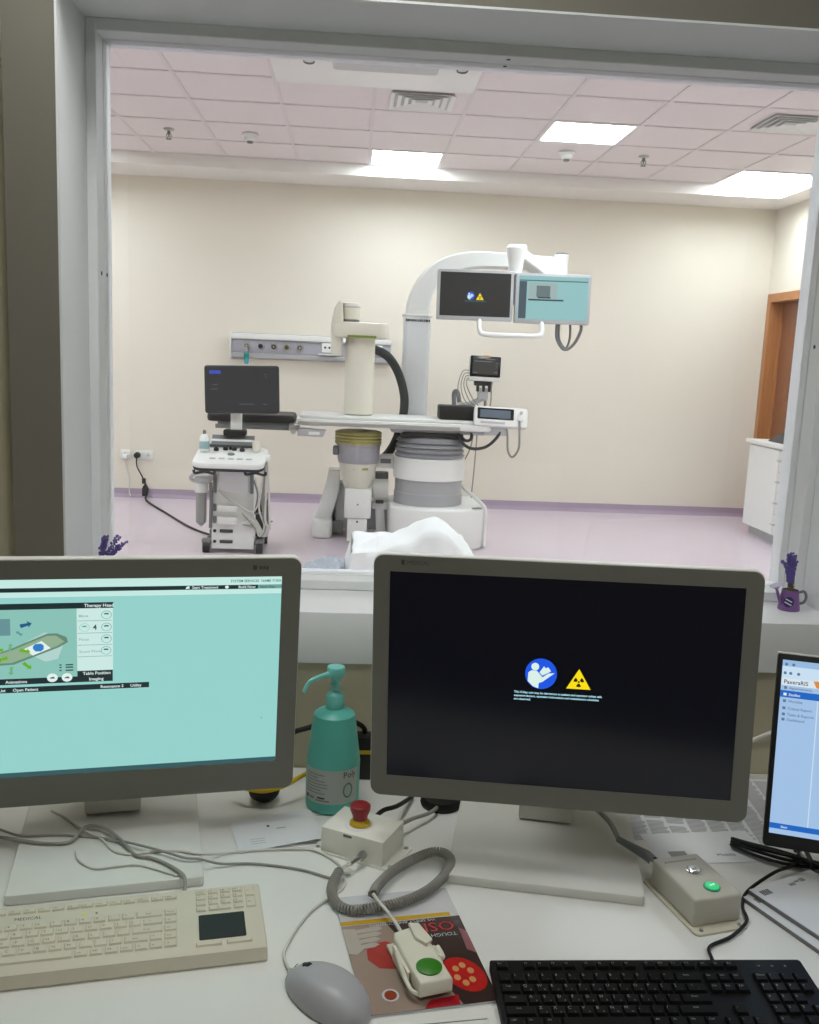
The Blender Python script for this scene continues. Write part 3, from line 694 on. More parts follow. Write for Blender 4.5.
obj('strut', B().poly([(.205, 7.18, .34), (.27, 7.18, .34), (.30, 7.18, .0), (.225, 7.18, .0)], (0, .14, 0), .008).box(.18, .30, 7.16, 7.34, .24, .30, .008), 'white', t)

# ------------------------------------------------------------------ ceiling-height monitor boom
t = thing('monitor_boom', 'tall grey column with a white arched arm carrying two screens', 'monitor arm', (.50, 7.56, 0))
obj('column', B().poly([(p[0], p[1], 0) for p in rrect(.215, .20, .04, cx=.50, cy=7.60)], (0, 0, 1.73), .006), mat('boom_grey', (224, 226, 228), .4), t)
obj('column_cap', B().poly([(p[0], p[1], 1.728) for p in rrect(.235, .22, .045, cx=.50, cy=7.60)], (0, 0, .02), .005), 'white', t)
bb = B(); random.seed(3); x = .405
while x < .585:
    wd = random.uniform(.006, .016); bb.box(x, x+wd, 7.497, 7.501, 1.69, 1.709); x += wd+.006
obj('maker_lettering', bb, 'dark_grey', t, smooth=0)
random.seed(7)
obj('arched_arm', B().sweep([(.50, 7.6, 1.74), (.51, 7.6, 1.86), (.57, 7.6, 2.0), (.70, 7.6, 2.12), (.90, 7.6, 2.185), (1.15, 7.6, 2.195), (1.62, 7.6, 2.185)], .13, (.19, .105), (0, 1, 0), step=6), 'white', t)
obj('arm_end', B().cyl((1.63, 7.6, 2.09), (1.63, 7.6, 2.265), .055, n=20), 'white', t)
obj('end_cap', B().lathe([(.05, 2.264), (.05, 2.275), (0, 2.275)], (1.63, 7.6, 0), 20), 'mid_grey', t)
obj('link_arm', B().sweep([(1.62, 7.55, 2.09), (1.45, 7.45, 2.11), (1.24, 7.32, 2.22)], .09, .10, (0, .3, 1), False), 'white', t)
obj('swivel_joint', B().lathe([(.05, 2.06), (.055, 2.13), (.06, 2.17), (.075, 2.21), (.08, 2.26), (.06, 2.285), (0, 2.287)], (1.215, 7.29, 0), 24).box(1.2, 1.29, 7.26, 7.32, 2.23, 2.29, .012), 'white', t)
obj('crossbar', B().box(.85, 1.55, 7.27, 7.31, 1.84, 1.92, .006).cyl((1.215, 7.29, 1.86), (1.215, 7.29, 2.08), .035, n=16), 'light_grey', t)
obj('handle_bar', B().tube([(.95, 7.22, 1.72), (.95, 7.17, 1.63), (1.0, 7.16, 1.605), (1.2, 7.16, 1.605), (1.38, 7.16, 1.61), (1.425, 7.17, 1.635), (1.425, 7.22, 1.72)], .019, 10), 'white', t)
obj('hanging_cable', B().tube([(1.555, 7.26, 1.72), (1.56, 7.25, 1.6), (1.62, 7.24, 1.52), (1.69, 7.24, 1.56), (1.74, 7.25, 1.66), (1.745, 7.27, 1.73)], .012, 8).tube([(1.575, 7.27, 1.72), (1.58, 7.26, 1.6), (1.63, 7.25, 1.53), (1.66, 7.25, 1.6), (1.66, 7.27, 1.73)], .009, 8), 'mid_grey', t)
def boom_screen(cx, cz, yaw, roll, lab):
    s = thing('hanging_screen', lab, 'monitor', (cx, 7.22, cz-.19))
    M = tilt_panel(cx, 7.20, cz, yaw, .0, roll)
    obj('housing', rpanel(.577, .372, .014, -.05, 0, M), 'light_grey', s)
    obj('vesa_plate', B().box(-.06, .06, -.06, .06, -.075, -.048, .004).xf(M), 'mid_grey', s)
    return s, M
s, M = boom_screen(.906, 1.893, .0, .01, 'hanging screen with dark picture and warning icons on the boom')
sc1 = obj('screen', rpanel(.535, .322, .003, -.001, .001, M, 0, cy=.005), lit('boom_dark', (50, 49, 50), .6), s)
def safety_icons(M, parent, k, u0, v0, r, z, tu, tv, th):
    """blue instruction disc (figure reading), yellow radiation triangle"""
    d = B().poly([(u0+r*math.cos(a*PI/16), v0+r*math.sin(a*PI/16), z-.0006) for a in range(32)], (0, 0, .0006)).xf(M)
    obj('instruction_disc', d, lit('icon_blue', (22, 84, 226), 1.0), parent, smooth=0)
    W_ = lit('icon_white', (222, 244, 236), .95)
    f = B()
    f.poly([(u0-.38*r+.25*r*math.cos(a*PI/8), v0+.46*r+.25*r*math.sin(a*PI/8), z) for a in range(16)], (0, 0, .0006))
    f.poly([(u0+x*r, v0+y*r, z) for x, y in ((-.80, .05), (-.62, .20), (-.25, .18), (-.08, -.02), (.10, -.22), (.45, .05), (.85, .10), (.10, -.52), (-.12, -.60), (-.14, -.95), (-.5, -.82), (-.82, -.5))], (0, 0, .0006))
    f.poly([(u0+x*r, v0+y*r, z) for x, y in ((-.10, .10), (.08, -.10), (.62, .20), (.45, .46), (.26, .38), (.18, .52))], (0, 0, .0006))
    obj('reader_figure', f.xf(M), W_, parent, smooth=0)
    obj('warning_triangle', quad([(tu-th*.58, tv-th/2), (tu+th*.58, tv-th/2), (tu, tv+th/2)], M, z), lit('icon_yellow', (250, 222, 10), 1.0), parent, smooth=0)
    g = B()
    cx, cy = tu, tv-th*.14
    for a0 in (30, 150, 270):
        pts = []
        for a in range(-28, 29, 14): pts.append((cx+th*.25*math.cos(math.radians(a0+a)), cy+th*.25*math.sin(math.radians(a0+a))))
        for a in range(28, -29, -14): pts.append((cx+th*.09*math.cos(math.radians(a0+a)), cy+th*.09*math.sin(math.radians(a0+a))))
        g.poly([(p[0], p[1], z+.0001) for p in pts], (0, 0, .0006))
    g.poly([(cx+th*.05*math.cos(a*PI/5), cy+th*.05*math.sin(a*PI/5), z+.0001) for a in range(10)], (0, 0, .0006))
    obj('trefoil', g.xf(M), lit('icon_black', (12, 12, 6), .3), parent, smooth=0)
safety_icons(M, sc1, 1, -.035, -.005, .030, .0022, .035, -.008, .052)
bb = B()
for k in range(8): bb.box(-.08+k*.021, -.08+k*.021+.016, -.048, -.041, .0016, .0022)
obj('caption', bb.xf(M), lit('caption_dim', (80, 130, 140), .7), sc1, smooth=0)
s, M = boom_screen(1.500, 1.892, .0, .012, 'hanging screen with pale teal picture beside the dark one on the boom')
sc1 = obj('screen', rpanel(.535, .322, .003, -.001, .001, M, 0, cy=.005), lit('boom_teal', (152, 200, 204), .95), s)
obj('side_column', rect(-.262, -.205, -.15, .125, M, .0022), lit('boom_side', (84, 98, 112), .7), sc1, smooth=0)
obj('menu_bar', rect(-.262, .262, .128, .136, M, .0022), lit('boom_bar', (92, 118, 124), .7), sc1, smooth=0)
o = obj('dialog', rect(-.19, .03, .0, .115, M, .0022), lit('boom_dialog', (190, 214, 214), .7), sc1, smooth=0)
obj('dialog_picture', B().box(-.13, -.025, .012, .095, .0022, .003).xf(M), lit('boom_pic', (120, 140, 146), .7), sc1, smooth=0)
obj('dialog_bar', B().box(-.19, .08, -.016, -.004, .0016, .0024).box(-.12, -.02, .002, .012, .003, .0034).xf(M), lit('boom_barb', (52, 66, 72), .7), sc1, smooth=0)

# ------------------------------------------------------------------ draped trolley near the window
t = thing('draped_trolley', 'low instrument trolley hidden under a white sheet in front of the pedestal', 'trolley', (.35, 5.35, 0))
for (x, y) in ((.05, 5.15), (.66, 5.15), (.05, 5.6), (.66, 5.6)):
    o = obj('leg', B().cyl((x, y, .06), (x, y, .34), .012, n=10), 'metal', t)
    obj('caster', B().cyl((x-.01, y, .03), (x+.01, y, .03), .03, n=12), 'dark_grey', o)
obj('tray', B().box(.02, .69, 5.12, 5.63, .32, .335, .004), 'metal', t)
obj('shelf', B().box(.03, .68, 5.13, 5.62, .12, .13, .003), 'metal', t)
# sheet: height field with folds, hanging over the edges
def sheet_h(u, v):
    x = .03+.68*u; y = 5.06+.62*v
    K = ((.0, .335), (.10, .372), (.22, .415), (.33, .455), (.43, .508), (.50, .527), (.56, .505), (.62, .438), (.68, .362), (.75, .335))
    z = K[0][1]
    for (xa_, za_), (xb_, zb_) in zip(K, K[1:]):
        if xa_ <= x <= xb_: z = za_+(zb_-za_)*(x-xa_)/(xb_-xa_)
    z -= .22*max(0, y-5.22)+.35*max(0, 5.22-y)
    z = max(z, .343)
    z += .006*math.sin(26*x+9*y)*min(1, (z-.34)*20)+.004*math.sin(41*x-17*y+1)
    return x, y, z
bm_ = B(); N = 44; grid = []
for i in range(N+1):
    row = []
    for j in range(N+1):
        u, v = i/N, j/N
        uu = min(max((u-.12)/.76, 0), 1); vv = min(max((v-.14)/.72, 0), 1)
        x, y, z = sheet_h(uu, vv)
        du = max(.12-u, u-.88, 0)/.12; dv = max(.14-v, v-.86, 0)/.14
        drop = max(du, dv)
        x += (-1 if u < .5 else 1)*du*(.03+.02*math.sin(v*26)); y += (-1 if v < .5 else 1)*dv*(.03+.02*math.sin(u*30))
        z -= drop*(.20+.02*math.sin(9*u+7*v))
        row.append(bm_.bm.verts.new((x, y, z)))
    grid.append(row)
for i in range(N):
    for j in range(N): bm_.bm.faces.new((grid[i][j], grid[i+1][j], grid[i+1][j+1], grid[i][j+1]))
ob = obj('drape_sheet', bm_, 'sheet', smooth=60)
md = ob.modifiers.new('thick', 'SOLIDIFY'); md.thickness = .003
tag(ob, 'crumpled white sheet draped over the low trolley', 'sheet')
bm_ = B(); N = 26; grid = []
for i in range(N+1):
    row = []
    for j in range(N+1):
        u, v = i/N*2-1, j/N*2-1
        r_ = min(1, math.sqrt(u*u+v*v)); z = .225+.05*(1-r_**3)+.012*math.sin(14*u+6*v)+.010*math.sin(22*v+4*u)
        if r_ >= .999: z = .19-.03*u
        row.append(bm_.bm.verts.new((-.15+.15*u, 5.20+.2*v, z-.03+.045*u)))
    grid.append(row)
for i in range(N):
    for j in range(N): bm_.bm.faces.new((grid[i][j], grid[i+1][j], grid[i+1][j+1], grid[i][j+1]))
t = thing('linen_hamper', 'blue-grey linen bundle on a low stand beside the sheeted trolley', 'linen', (-.15, 5.2, 0))
o = obj('bundle', bm_, 'bluegrey_cloth', t, smooth=60)
md = o.modifiers.new('thick', 'SOLIDIFY'); md.thickness = .02
obj('stand', B().box(-.29, -.02, 5.03, 5.37, .12, .14, .01).cyl((-.27, 5.06, 0), (-.27, 5.06, .13), .012, n=8).cyl((-.05, 5.06, 0), (-.05, 5.06, .13), .012, n=8).cyl((-.27, 5.34, 0), (-.27, 5.34, .13), .012, n=8).cyl((-.05, 5.34, 0), (-.05, 5.34, .13), .012, n=8), 'metal', t)

# ------------------------------------------------------------------ control room desk
DZ = .615
t = thing('desk', 'long white control desk under the observation window', 'desk', (.1, 1.15, CZ0))
obj('desktop', B().box(-1.3, 1.6, .62, WY0-.002, DZ-.028, DZ, .003), 'desk', t)
for x in (-1.25, .15, 1.55):
    obj('side_panel', B().box(x-.012, x+.012, .68, WY0-.01, CZ0, DZ-.028), 'desk', t, smooth=0)
obj('modesty_panel', B().box(-1.24, 1.54, 1.55, 1.568, .1, DZ-.028), 'desk', t, smooth=0)

# ---- monitors
def desk_monitor(lab, base_c, base_yaw, bw, bd, q, top_, bot_, half, neck_off):
    t = thing('desk_monitor', lab, 'monitor', (base_c[0], base_c[1], DZ), base_yaw)
    R = ROOTM[t.name]
    obj('base_plate', B().poly([(p[0], p[1], 0) for p in rrect(bw, bd, .006)], (0, 0, .016), .003).xf(R), 'bezel_edge', t)
    M = tilt_panel(*q)
    cy = (top_-bot_)/2; hh = top_+bot_
    # neck from base to back of the panel
    pb = R.inverted() @ (M @ Vector((0, -.05, -.05)))
    obj('neck', B().poly([(-.045, neck_off, .018), (.045, neck_off, .018), (.045, neck_off+.05, .018), (-.045, neck_off+.05, .018)], (pb.x*0, (pb.y-neck_off)*.0, pb.z+.06), .006).box(pb.x-.06, pb.x+.06, pb.y-.004, neck_off+.03, pb.z-.03, pb.z+.07, .008).xf(R), 'bezel_edge', t)
    obj('housing', B().poly([(p[0], p[1], -.022) for p in rrect(2*half, hh, .016, cy=cy)], (0, 0, .0178), .002).poly([(p[0], p[1], -.055) for p in rrect(2*half-.06, hh-.06, .03, cy=cy)], (0, 0, .034), .01).xf(M), 'bezel_edge', t)
    # bezel as a ring of four bars on the front face
    bz = B(); W2, H2 = .259, .162
    out = [(p[0], p[1]) for p in rrect(2*half-.003, hh-.003, .0155, 6, cy=cy)]
    inn = [(x, y) for x, y in ((W2, H2), (-W2, H2), (-W2, -H2), (W2, -H2))]
    n6 = 7
    for z0, z1 in ((-.003, .0),):
        vo = [bz.bm.verts.new((x, y, z1)) for x, y in out]; vi = [bz.bm.verts.new((x, y, z1)) for x, y in inn]
        vb = [bz.bm.verts.new((x, y, z0-.001)) for x, y in out]; vk = [bz.bm.verts.new((x, y, z0-.001)) for x, y in inn]
        for k in range(4):
            seg = vo[k*n6:(k+1)*n6]
            bz.bm.faces.new([vi[k]]+seg)
            nx = vo[((k+1)*n6) % 28]
            bz.bm.faces.new([vi[k], seg[-1], nx, vi[(k+1) % 4]])
        for k in range(28): bz.bm.faces.new((vo[k], vb[k], vb[(k+1) % 28], vo[(k+1) % 28]))
        for k in range(4): bz.bm.faces.new((vi[k], vi[(k+1) % 4], vk[(k+1) % 4], vk[k]))
    bmesh.ops.recalc_face_normals(bz.bm, faces=bz.bm.faces)
    obj('bezel', bz.xf(M), 'bezel', t, smooth=25)
    return t, M
# left monitor: pale teal treatment software
QL = (-.3593, 1.434, CAM_Z-.5164, .2038, -.06, -.008)
t, M = desk_monitor('grey-framed monitor showing a pale teal treatment program on its screen', (-.366, 1.434), .2, .28, .30, QL, .193, .214, .291, .07)
s_ = obj('screen', B().box(-.2588, .2588, -.1618, .1618, -.003, -.0015).xf(M), lit('teal_screen', (158, 222, 216), .86), t, smooth=0)
Z1, Z2, Z3 = -.0009, -.0003, .0002
def R_(name, x0, x1, y0, y1, m, z=None):
    z = Z1 if z is None else z
    return obj(name, rect(x0, x1, y0, y1, M, z), m, s_, smooth=0)
lt_pale = lit('px_pale', (206, 246, 238), .88); lt_dark = lit('px_dark', (30, 52, 56), .7); lt_w = lit('px_white', (235, 250, 246), .9)
lt_mid = lit('px_mid', (120, 176, 172), .8); lt_txt = lit('px_text', (64, 92, 94), .7)
R_('title_strip', -.2588, .2588, .1485, .1618, lt_pale)
R_('menu_bar', -.2588, .221, .1418, .1485, lt_dark)
R_('menu_button', .221, .2588, .1418, .1485, lt_mid)
R_('tool_strip', -.2588, .2588, .1335, .1418, lt_pale)
R_('lower_field', -.2588, .2588, -.1618, -.154, lit('px_low', (60, 104, 110), .7))
def T_(name, s, size, x, y, m, z=None, al='L'):
    z = Z2 if z is None else z
    return obj(name, B().text(s, size, M @ Matrix.Translation((x, y, z)), al, .012), m, s_, smooth=0)
T_('title_text', 'SYSTEM SERVICES  NAME 71005', .0058, .2575, .1532, lt_txt, al='R')
T_('menu_text', 'Start Treatment', .0062, .118, .1433, lt_w)
T_('menu_text', 'Build Now', .0062, .19, .1433, lt_w)
T_('menu_text', 'Next Step', .0058, .224, .1433, lt_txt)
obj('menu_icon', B().poly([(x, y, Z1) for x, y in ((.108, .1432), (.114, .1436), (.1145, .1474), (.110, .147))], (0, 0, .0004)).poly([(.172+.003*math.cos(k*PI/5), .1452+.0025*math.sin(k*PI/5), Z1) for k in range(10)], (0, 0, .0004)).xf(M), lt_w, s_, smooth=0)
# dialog
R_('dialog_title', -.2588, -.0002, .1146, .1238, lt_dark)
R_('dialog_view', -.2588, -.054, .0035, .1146, lit('px_view', (148, 208, 196), .84))
R_('dialog_side', -.054, -.001, .0125, .1146, lit('px_side', (214, 244, 238), .88))
R_('dialog_foot', -.2588, -.0015, -.0062, .0035, lt_dark)
R_('side_foot', -.054, -.0015, .0035, .0125, lt_dark)
R_('status_bar', -.2588, .0535, -.0195, -.0107, lt_dark)
T_('dialog_text', 'Therapy Head', .0075, -.043, .1168, lt_w)
T_('dialog_text', 'Table Position', .0072, -.046, .0058, lt_w)
T_('dialog_text', 'Imaging', .0072, -.037, -.0038, lt_w)
T_('status_text', 'Resonance S', .0068, -.02, -.0172, lt_w)
T_('status_text', 'Utility', .0068, .025, -.0172, lt_w)
T_('status_text', 'Open Patient', .0068, -.148, -.0172, lt_w)
T_('status_text', 'List', .0068, -.168, -.0172, lt_w)
T_('dialog_text', 'Animations', .0068, -.158, -.0038, lt_w)
T_('value_text', '4', .0125, -.0277, .0795, lt_txt, al='C')
for k, (s, y) in enumerate((('Move', .1005), ('Focus', .0625), ('Sound Wave', .0425))): T_('side_text', s, .0062, -.051, y, lit('px_faint', (150, 186, 182), .85))
for (x, y) in ((-.0104, .1035), (-.0105, .0837), (-.0106, .0645), (-.0112, .0452), (-.0429, .0837)):
    o = B()
    o.poly([(x+.0077*math.cos(k*PI/10), y+.0068*math.sin(k*PI/10), Z1) for k in range(20)], (0, 0, .0003))
    obj('round_button', o.xf(M), lt_mid if x > -.04 else lit('px_faint2', (176, 214, 208), .85), s_, smooth=0)
    o = B().poly([(x+.0068*math.cos(k*PI/10), y+.0060*math.sin(k*PI/10), Z1+.0003) for k in range(20)], (0, 0, .0003))
    obj('button_face', o.xf(M), lt_pale, s_, smooth=0)
    o = B().poly([(x-.004, y+.001, Z2+.0002), (x+.004, y+.001, Z2+.0002), (x+.0025, y+.0032, Z2+.0002), (x-.0025, y+.0032, Z2+.0002)], (0, 0, .0003))
    obj('button_mark', o.xf(M), lt_txt if x > -.04 else lt_mid, s_, smooth=0)
for (x, y) in ((-.0906, .0031), (-.0692, .0028)):
    obj('foot_button', B().poly([(x+.0078*math.cos(k*PI/10), y+.007*math.sin(k*PI/10), Z2) for k in range(20)], (0, 0, .0003)).xf(M), lt_w, s_, smooth=0)
    obj('button_mark', B().poly([(x-.004, y-.001, Z3+.0001), (x+.004, y-.001, Z3+.0001), (x+.002, y+.002, Z3+.0001), (x-.002, y+.001, Z3+.0001)], (0, 0, .0003)).xf(M), lt_txt, s_, smooth=0)
for y in (.0945, .0745, .055, .036):
    obj('divider', rect(-.053, -.002, y-.0003, y+.0003, M, Z2), lt_mid, s_, smooth=0)
# table picture with arrows
obj('machine_picture', quad([(-.128, .062), (-.10, .077), (-.07, .068), (-.082, .034), (-.10, .030), (-.118, .04)], M, Z2), lit('px_mach', (190, 226, 220), .85), s_, smooth=0)
obj('table_picture', quad([(-.185, .04), (-.168, .026), (-.145, .027), (-.08, .053), (-.067, .061), (-.069, .069), (-.083, .0755), (-.097, .0755), (-.15, .052)], M, Z2+.0003), lit('px_table', (110, 150, 128), .8), s_, smooth=0)
obj('table_pad_picture', quad([(-.182, .040), (-.166, .0295), (-.148, .030), (-.083, .055), (-.072, .062), (-.084, .072), (-.097, .072), (-.148, .05)], M, Z2+.0005), lit('px_pad', (156, 188, 156), .82), s_, smooth=0)
obj('pad_window', quad([(-.13, .052), (-.118, .041), (-.092, .052), (-.105, .064)], M, Z2+.0008), lt_w, s_, smooth=0)
obj('blue_drum', quad([(-.1175, .052), (-.114, .0475), (-.106, .0475), (-.102, .051), (-.102, .057), (-.106, .060), (-.114, .0595), (-.1175, .056)], M, Z2+.0011), lit('px_blue', (48, 132, 206), .9), s_, smooth=0)
gm = lit('px_green', (110, 190, 24), .85)
def arrow(u, v, L, ang, m, z=Z2+.0012):
    pts = [(L, 0), (.35*L, .55*L), (.45*L, .2*L), (-L*.7, .3*L), (-L*.7, -.3*L), (.45*L, -.2*L), (.35*L, -.55*L)]
    c, s0 = math.cos(ang), math.sin(ang)
    obj('arrow', quad([(u+x*c-y*s0, v+x*s0+y*c) for x, y in pts], M, z), m, s_, smooth=0)
arrow(-.130, .049, .009, 2.9+PI, gm); arrow(-.127, .0255, .009, -.7, gm); arrow(-.160, .037, .009, PI+.3, gm); arrow(-.165, .052, .008, PI-.2, gm)
arrow(-.150, .055, .007, 1.3, lit('px_green2', (120, 190, 140), .8)); arrow(-.149, .018, .008, -1.7, lit('px_green2', (120, 190, 140), .8))
arrow(-.128, .0905, .010, .25, lit('px_navy', (30, 96, 150), .8)); arrow(-.136, .077, .006, 2.5, lit('px_greyblue', (110, 160, 170), .8))
obj('inset_box', rect(-.2, -.149, .074, .1005, M, Z2), lit('px_box', (112, 160, 164), .8), s_, smooth=0)
bb = B()
for y in (.0225, .0185, .0135):
    bb.box(-.080, -.077, y, y+.002, Z1, Z2); bb.box(-.071, -.060, y, y+.002, Z1, Z2)
obj('readout', bb.xf(M), lt_txt, s_, smooth=0)
obj('speck', rect(.2325, .2338, -.083, -.0817, M, Z2), lt_dark, s_, smooth=0)
obj('bezel_lettering', B().box(.212, .2185, .1735, .181, -.0005, .0006).box(.2225, .2265, .1745, .1800, -.0005, .0006).box(.2280, .2315, .1745, .1800, -.0005, .0006).box(.2330, .2365, .1735, .1800, -.0005, .0006).xf(M), mat('bezel_ink', (78, 77, 72), .5), t, smooth=0)
# right monitor: dark screen with safety icons
QR = (.3231, 1.3227, CAM_Z-.4754, -.1913, .0116, .0228)
t, M = desk_monitor('grey-framed monitor with near-black screen, blue reading icon and yellow radiation triangle', (.343, 1.43), -.2, .30, .275, QR, .188, .196, .285, .06)
dk_ = mat('dark_screen', (6, 7, 14), .16, var=.0, spec=.45, emit=0)
dk_.node_tree.nodes['Principled BSDF'].inputs['Emission Color'].default_value = lin((14, 15, 24)); dk_.node_tree.nodes['Principled BSDF'].inputs['Emission Strength'].default_value = .5
s_ = obj('screen', B().box(-.2588, .2588, -.1618, .1618, -.003, -.0015).xf(M), dk_, t, smooth=0)
safety_icons(M, s_, 1, -.0276, .0161, .0236, -.0006, .0285, .0115, .031)
for k, line in enumerate(('This X-Ray unit may be dangerous to patient and operator unless safe', 'exposure factors, operating instructions and maintenance schedules', 'are observed.')):
    n = glyphs(line)[2]
    sz = .130/glyphs('This X-Ray unit may be dangerous to patient and operator unless safe')[2]
    obj('caption_line', B().text(line, sz, M @ Matrix.Translation((-.0667, -.0155-.0054*k, -.0008)), 'L', .03), lit('caption_px', (176, 226, 240), 1.0), s_, smooth=0)
obj('bezel_lettering', B().box(-.242, -.237, .1732, .1805, -.0005, .0006).xf(M).text('Z', .0095, M @ Matrix.Translation((-.2415, .1735, .0008))).text('MEDICAL', .0082, M @ Matrix.Translation((-.2335, .174, .0006))), 'bezel_ink', t, smooth=0)

# slim black monitor at the right
QT = (.90, 1.262, CAM_Z-.572, -.33, .2, 0)
t = thing('slim_monitor', 'slim black-framed monitor showing a pale blue patient list program', 'monitor', (.94, 1.40, DZ), -.33)
R = ROOTM[t.name]; M = tilt_panel(*QT)
obj('base_plate', B().poly([(p[0], p[1], 0) for p in rrect(.22, .16, .02)], (0, 0, .012), .003).xf(R), 'black', t)
obj('neck', B().box(-.025, .025, .0, .02, .010, .22, .004).box(-.03, .03, -.075, .005, .15, .22, .004).xf(R), 'black', t)
obj('housing', B().poly([(p[0], p[1], -.014) for p in rrect(.490, .298, .005, cy=-.006)], (0, 0, .0135), .0015).box(-.15, .15, -.12, .02, -.03, -.013, .004).xf(M), 'black', t)
obj('edge_strip', B().box(-.2455, .2455, .1432, .1450, -.013, -.001).xf(M), 'bezel_edge', t, smooth=0)
s_ = obj('screen', B().box(-.238, .238, -.134, .134, -.001, .0002).xf(M), lit('blue_screen', (172, 206, 244), .85), t, smooth=0)
Z1, Z2 = .0008, .0014
R_('tab_strip', -.238, .238, .1245, .134, lit('bx_tab', (160, 198, 240), .85))
R_('address_strip', -.238, .238, .106, .1245, lit('bx_addr', (208, 232, 252), .9))
R_('logo_strip', -.238, .238, .095, .106, lit('bx_logo', (226, 238, 248), .9))
R_('selected_row', -.238, .238, .0765, .087, lit('bx_sel', (24, 108, 206), .85))
R_('task_bar', -.238, .238, -.126, -.1178, lit('bx_sel', (24, 108, 206), .85))
R_('divider_column', -.184, -.1825, -.1178, .0765, lit('bx_div', (208, 228, 250), .9))
lt_bk = lit('bx_ink', (52, 66, 92), .7); lt_bg = lit('bx_grey', (104, 128, 160), .8)
T_('logo_text', 'PaxeraRIS', .0088, -.2345, .0978, lt_bk)
obj('logo_mark', quad([(-.192, .106), (-.150, .108), (-.17, .0945), (-.187, .096)], M, Z2+.0004), lit('bx_orange', (236, 142, 60), .9), s_, smooth=0)
for s, y, m in (('Appointments', .0895, lt_bg), ('Studies', .0793, lit('bx_white', (235, 245, 255), .9)), ('Worklist', .069, lt_bg), ('Critical Report', .058, lt_bg), ('Tasks & Reports', .0485, lt_bg), ('Dashboard', .0405, lt_bg)):
    T_('menu_text', s, .0058, -.226, y, m)
    obj('menu_icon', rect(-.2335, -.229, y-.0002, y+.004, M, Z2), m, s_, smooth=0)
for x, y in ((-.2325, .1275), (-.222, .1275), (-.2335, .114), (-.2255, .114), (-.214, .114)):
    obj('browser_icon', B().poly([(x+.0024*math.cos(k*PI/4), y+.0024*math.sin(k*PI/4), Z1) for k in range(8)], (0, 0, .0006)).xf(M), lt_bg, s_, smooth=0)
T_('task_text', 'Start', .005, -.222, -.1238, lit('bx_white', (235, 245, 255), .9))

# ---- keyboards
def make_key(w, d, h, inset=.0015):
    b = B(); x, y = w/2, d/2
    lo = [(-x, -y, 0), (x, -y, 0), (x, y, 0), (-x, y, 0)]; hi = [(-x+inset, -y+inset, h), (x-inset, -y+inset, h), (x-inset, y-inset, h), (-x+inset, y-inset, h)]
    a = [b.bm.verts.new(p) for p in lo]; c = [b.bm.verts.new(p) for p in hi]
    b.bm.faces.new(c)
    for i in range(4): b.bm.faces.new((a[i], a[(i+1) % 4], c[(i+1) % 4], c[i]))
    return b
KC = {}
def put_key(parent, w, d, h, M, m):
    k = (round(w, 4), round(d, 4), round(h, 4), m)
    if k in KC: return inst(KC[k], parent, M)
    o = obj('key', make_key(w, d, h), m, parent, local=True, smooth=0); o.matrix_local = M; KC[k] = o
    return o
# white washable keyboard with touchpad
kx, ky, kyaw = -.309, 1.168, .185
t = thing('medical_keyboard', 'cream washable keyboard with a black touchpad on the desk', 'keyboard', (kx, ky, DZ), kyaw)
sl = math.atan2(.012, .13)     # deck rises to the back
prof = [(-.072, .004), (-.066, .018), (-.058, .0205), (.066, .0305), (.071, .028), (.072, .002), (-.070, .0)]
obj('case', B().poly([(-.212, y, z) for y, z in prof], (.424, 0, 0), .003).xf(ROOTM[t.name]), 'kb_white', t, smooth=30)
def deckM(x, y): return Matrix.Translation((x, y, .0206+(y+.058)*.0806)) @ Matrix.Rotation(math.atan(.0806), 4, 'X')
u = .0187; leg = B(); legm = ROOTM[t.name]
rows = [('F', .0535, ['Esc', 'F1', 'F2', 'F3', 'F4', 'F5', 'F6', 'F7', 'F8', 'F9', 'F10', 'F11', 'F12', 'Prt', 'Scr', 'Brk'], [1]*16),
        ('1', .0215, list('`1234567890-=')+['Back', 'Home'], [1]*13+[2, 1]),
        ('2', .0055, ['Tab']+list('QWERTYUIOP[]')+['\\', 'Up'], [1.5]+[1]*12+[1.5, 1]),
        ('3', -.0105, ['Caps']+list("ASDFGHJKL;'")+['Enter', 'Dn'], [1.75]+[1]*11+[2.25, 1]),
        ('4', -.0265, ['Shift']+list('ZXCVBNM,./')+['Shift', '^', 'End'], [2.25]+[1]*10+[1.75, 1, 1]),
        ('5', -.0425, ['Ctrl', 'W', 'Alt', '', 'Alt', 'W', 'M', 'Ctrl', '<', 'v', '>'], [1.25, 1, 1.25, 5.5, 1, 1, 1, 1, 1, 1, 1])]
for nm, y, ks, ws in rows:
    x = -.203
    for s, wd in zip(ks, ws):
        cxk = x+wd*u/2
        put_key(t, wd*u-.002, .0128 if nm != 'F' else .0095, .0022, deckM(cxk, y), 'kb_white')
        if s: leg.text(s, .0062 if len(s) == 1 else .0040, legm @ deckM(cxk-.005, y-.002) @ Matrix.Translation((0, 0, .0025)))
        x += wd*u
nk = [('Num', 0, 0, 1), ('7', 0, 1, 1), ('8', 0, 2, 1), ('9', 0, 3, 1), ('/', 1, 0, 1), ('4', 1, 1, 1), ('5', 1, 2, 1), ('6', 1, 3, 1), ('*', 2, 0, 1), ('1', 2, 1, 1), ('2', 2, 2, 1), ('3', 2, 3, 1), ('-', 3, 0, 1), ('0', 3, 1, 2), ('.', 3, 3, 1), ('+', 0.5, 4, 1), ('Ent', 2.5, 4, 1)]
for s, r_, c_, wd in nk:
    cxk = .120+(c_+wd/2-.5)*.0172+.008; y = .057-r_*.0122
    put_key(t, wd*.0172-.003, .0095 if r_ == int(r_) else .022, .0022, deckM(cxk, y), 'kb_white')
    leg.text(s, .005 if len(s) == 1 else .0036, legm @ deckM(cxk-.004, y-.002) @ Matrix.Translation((0, 0, .0025)))
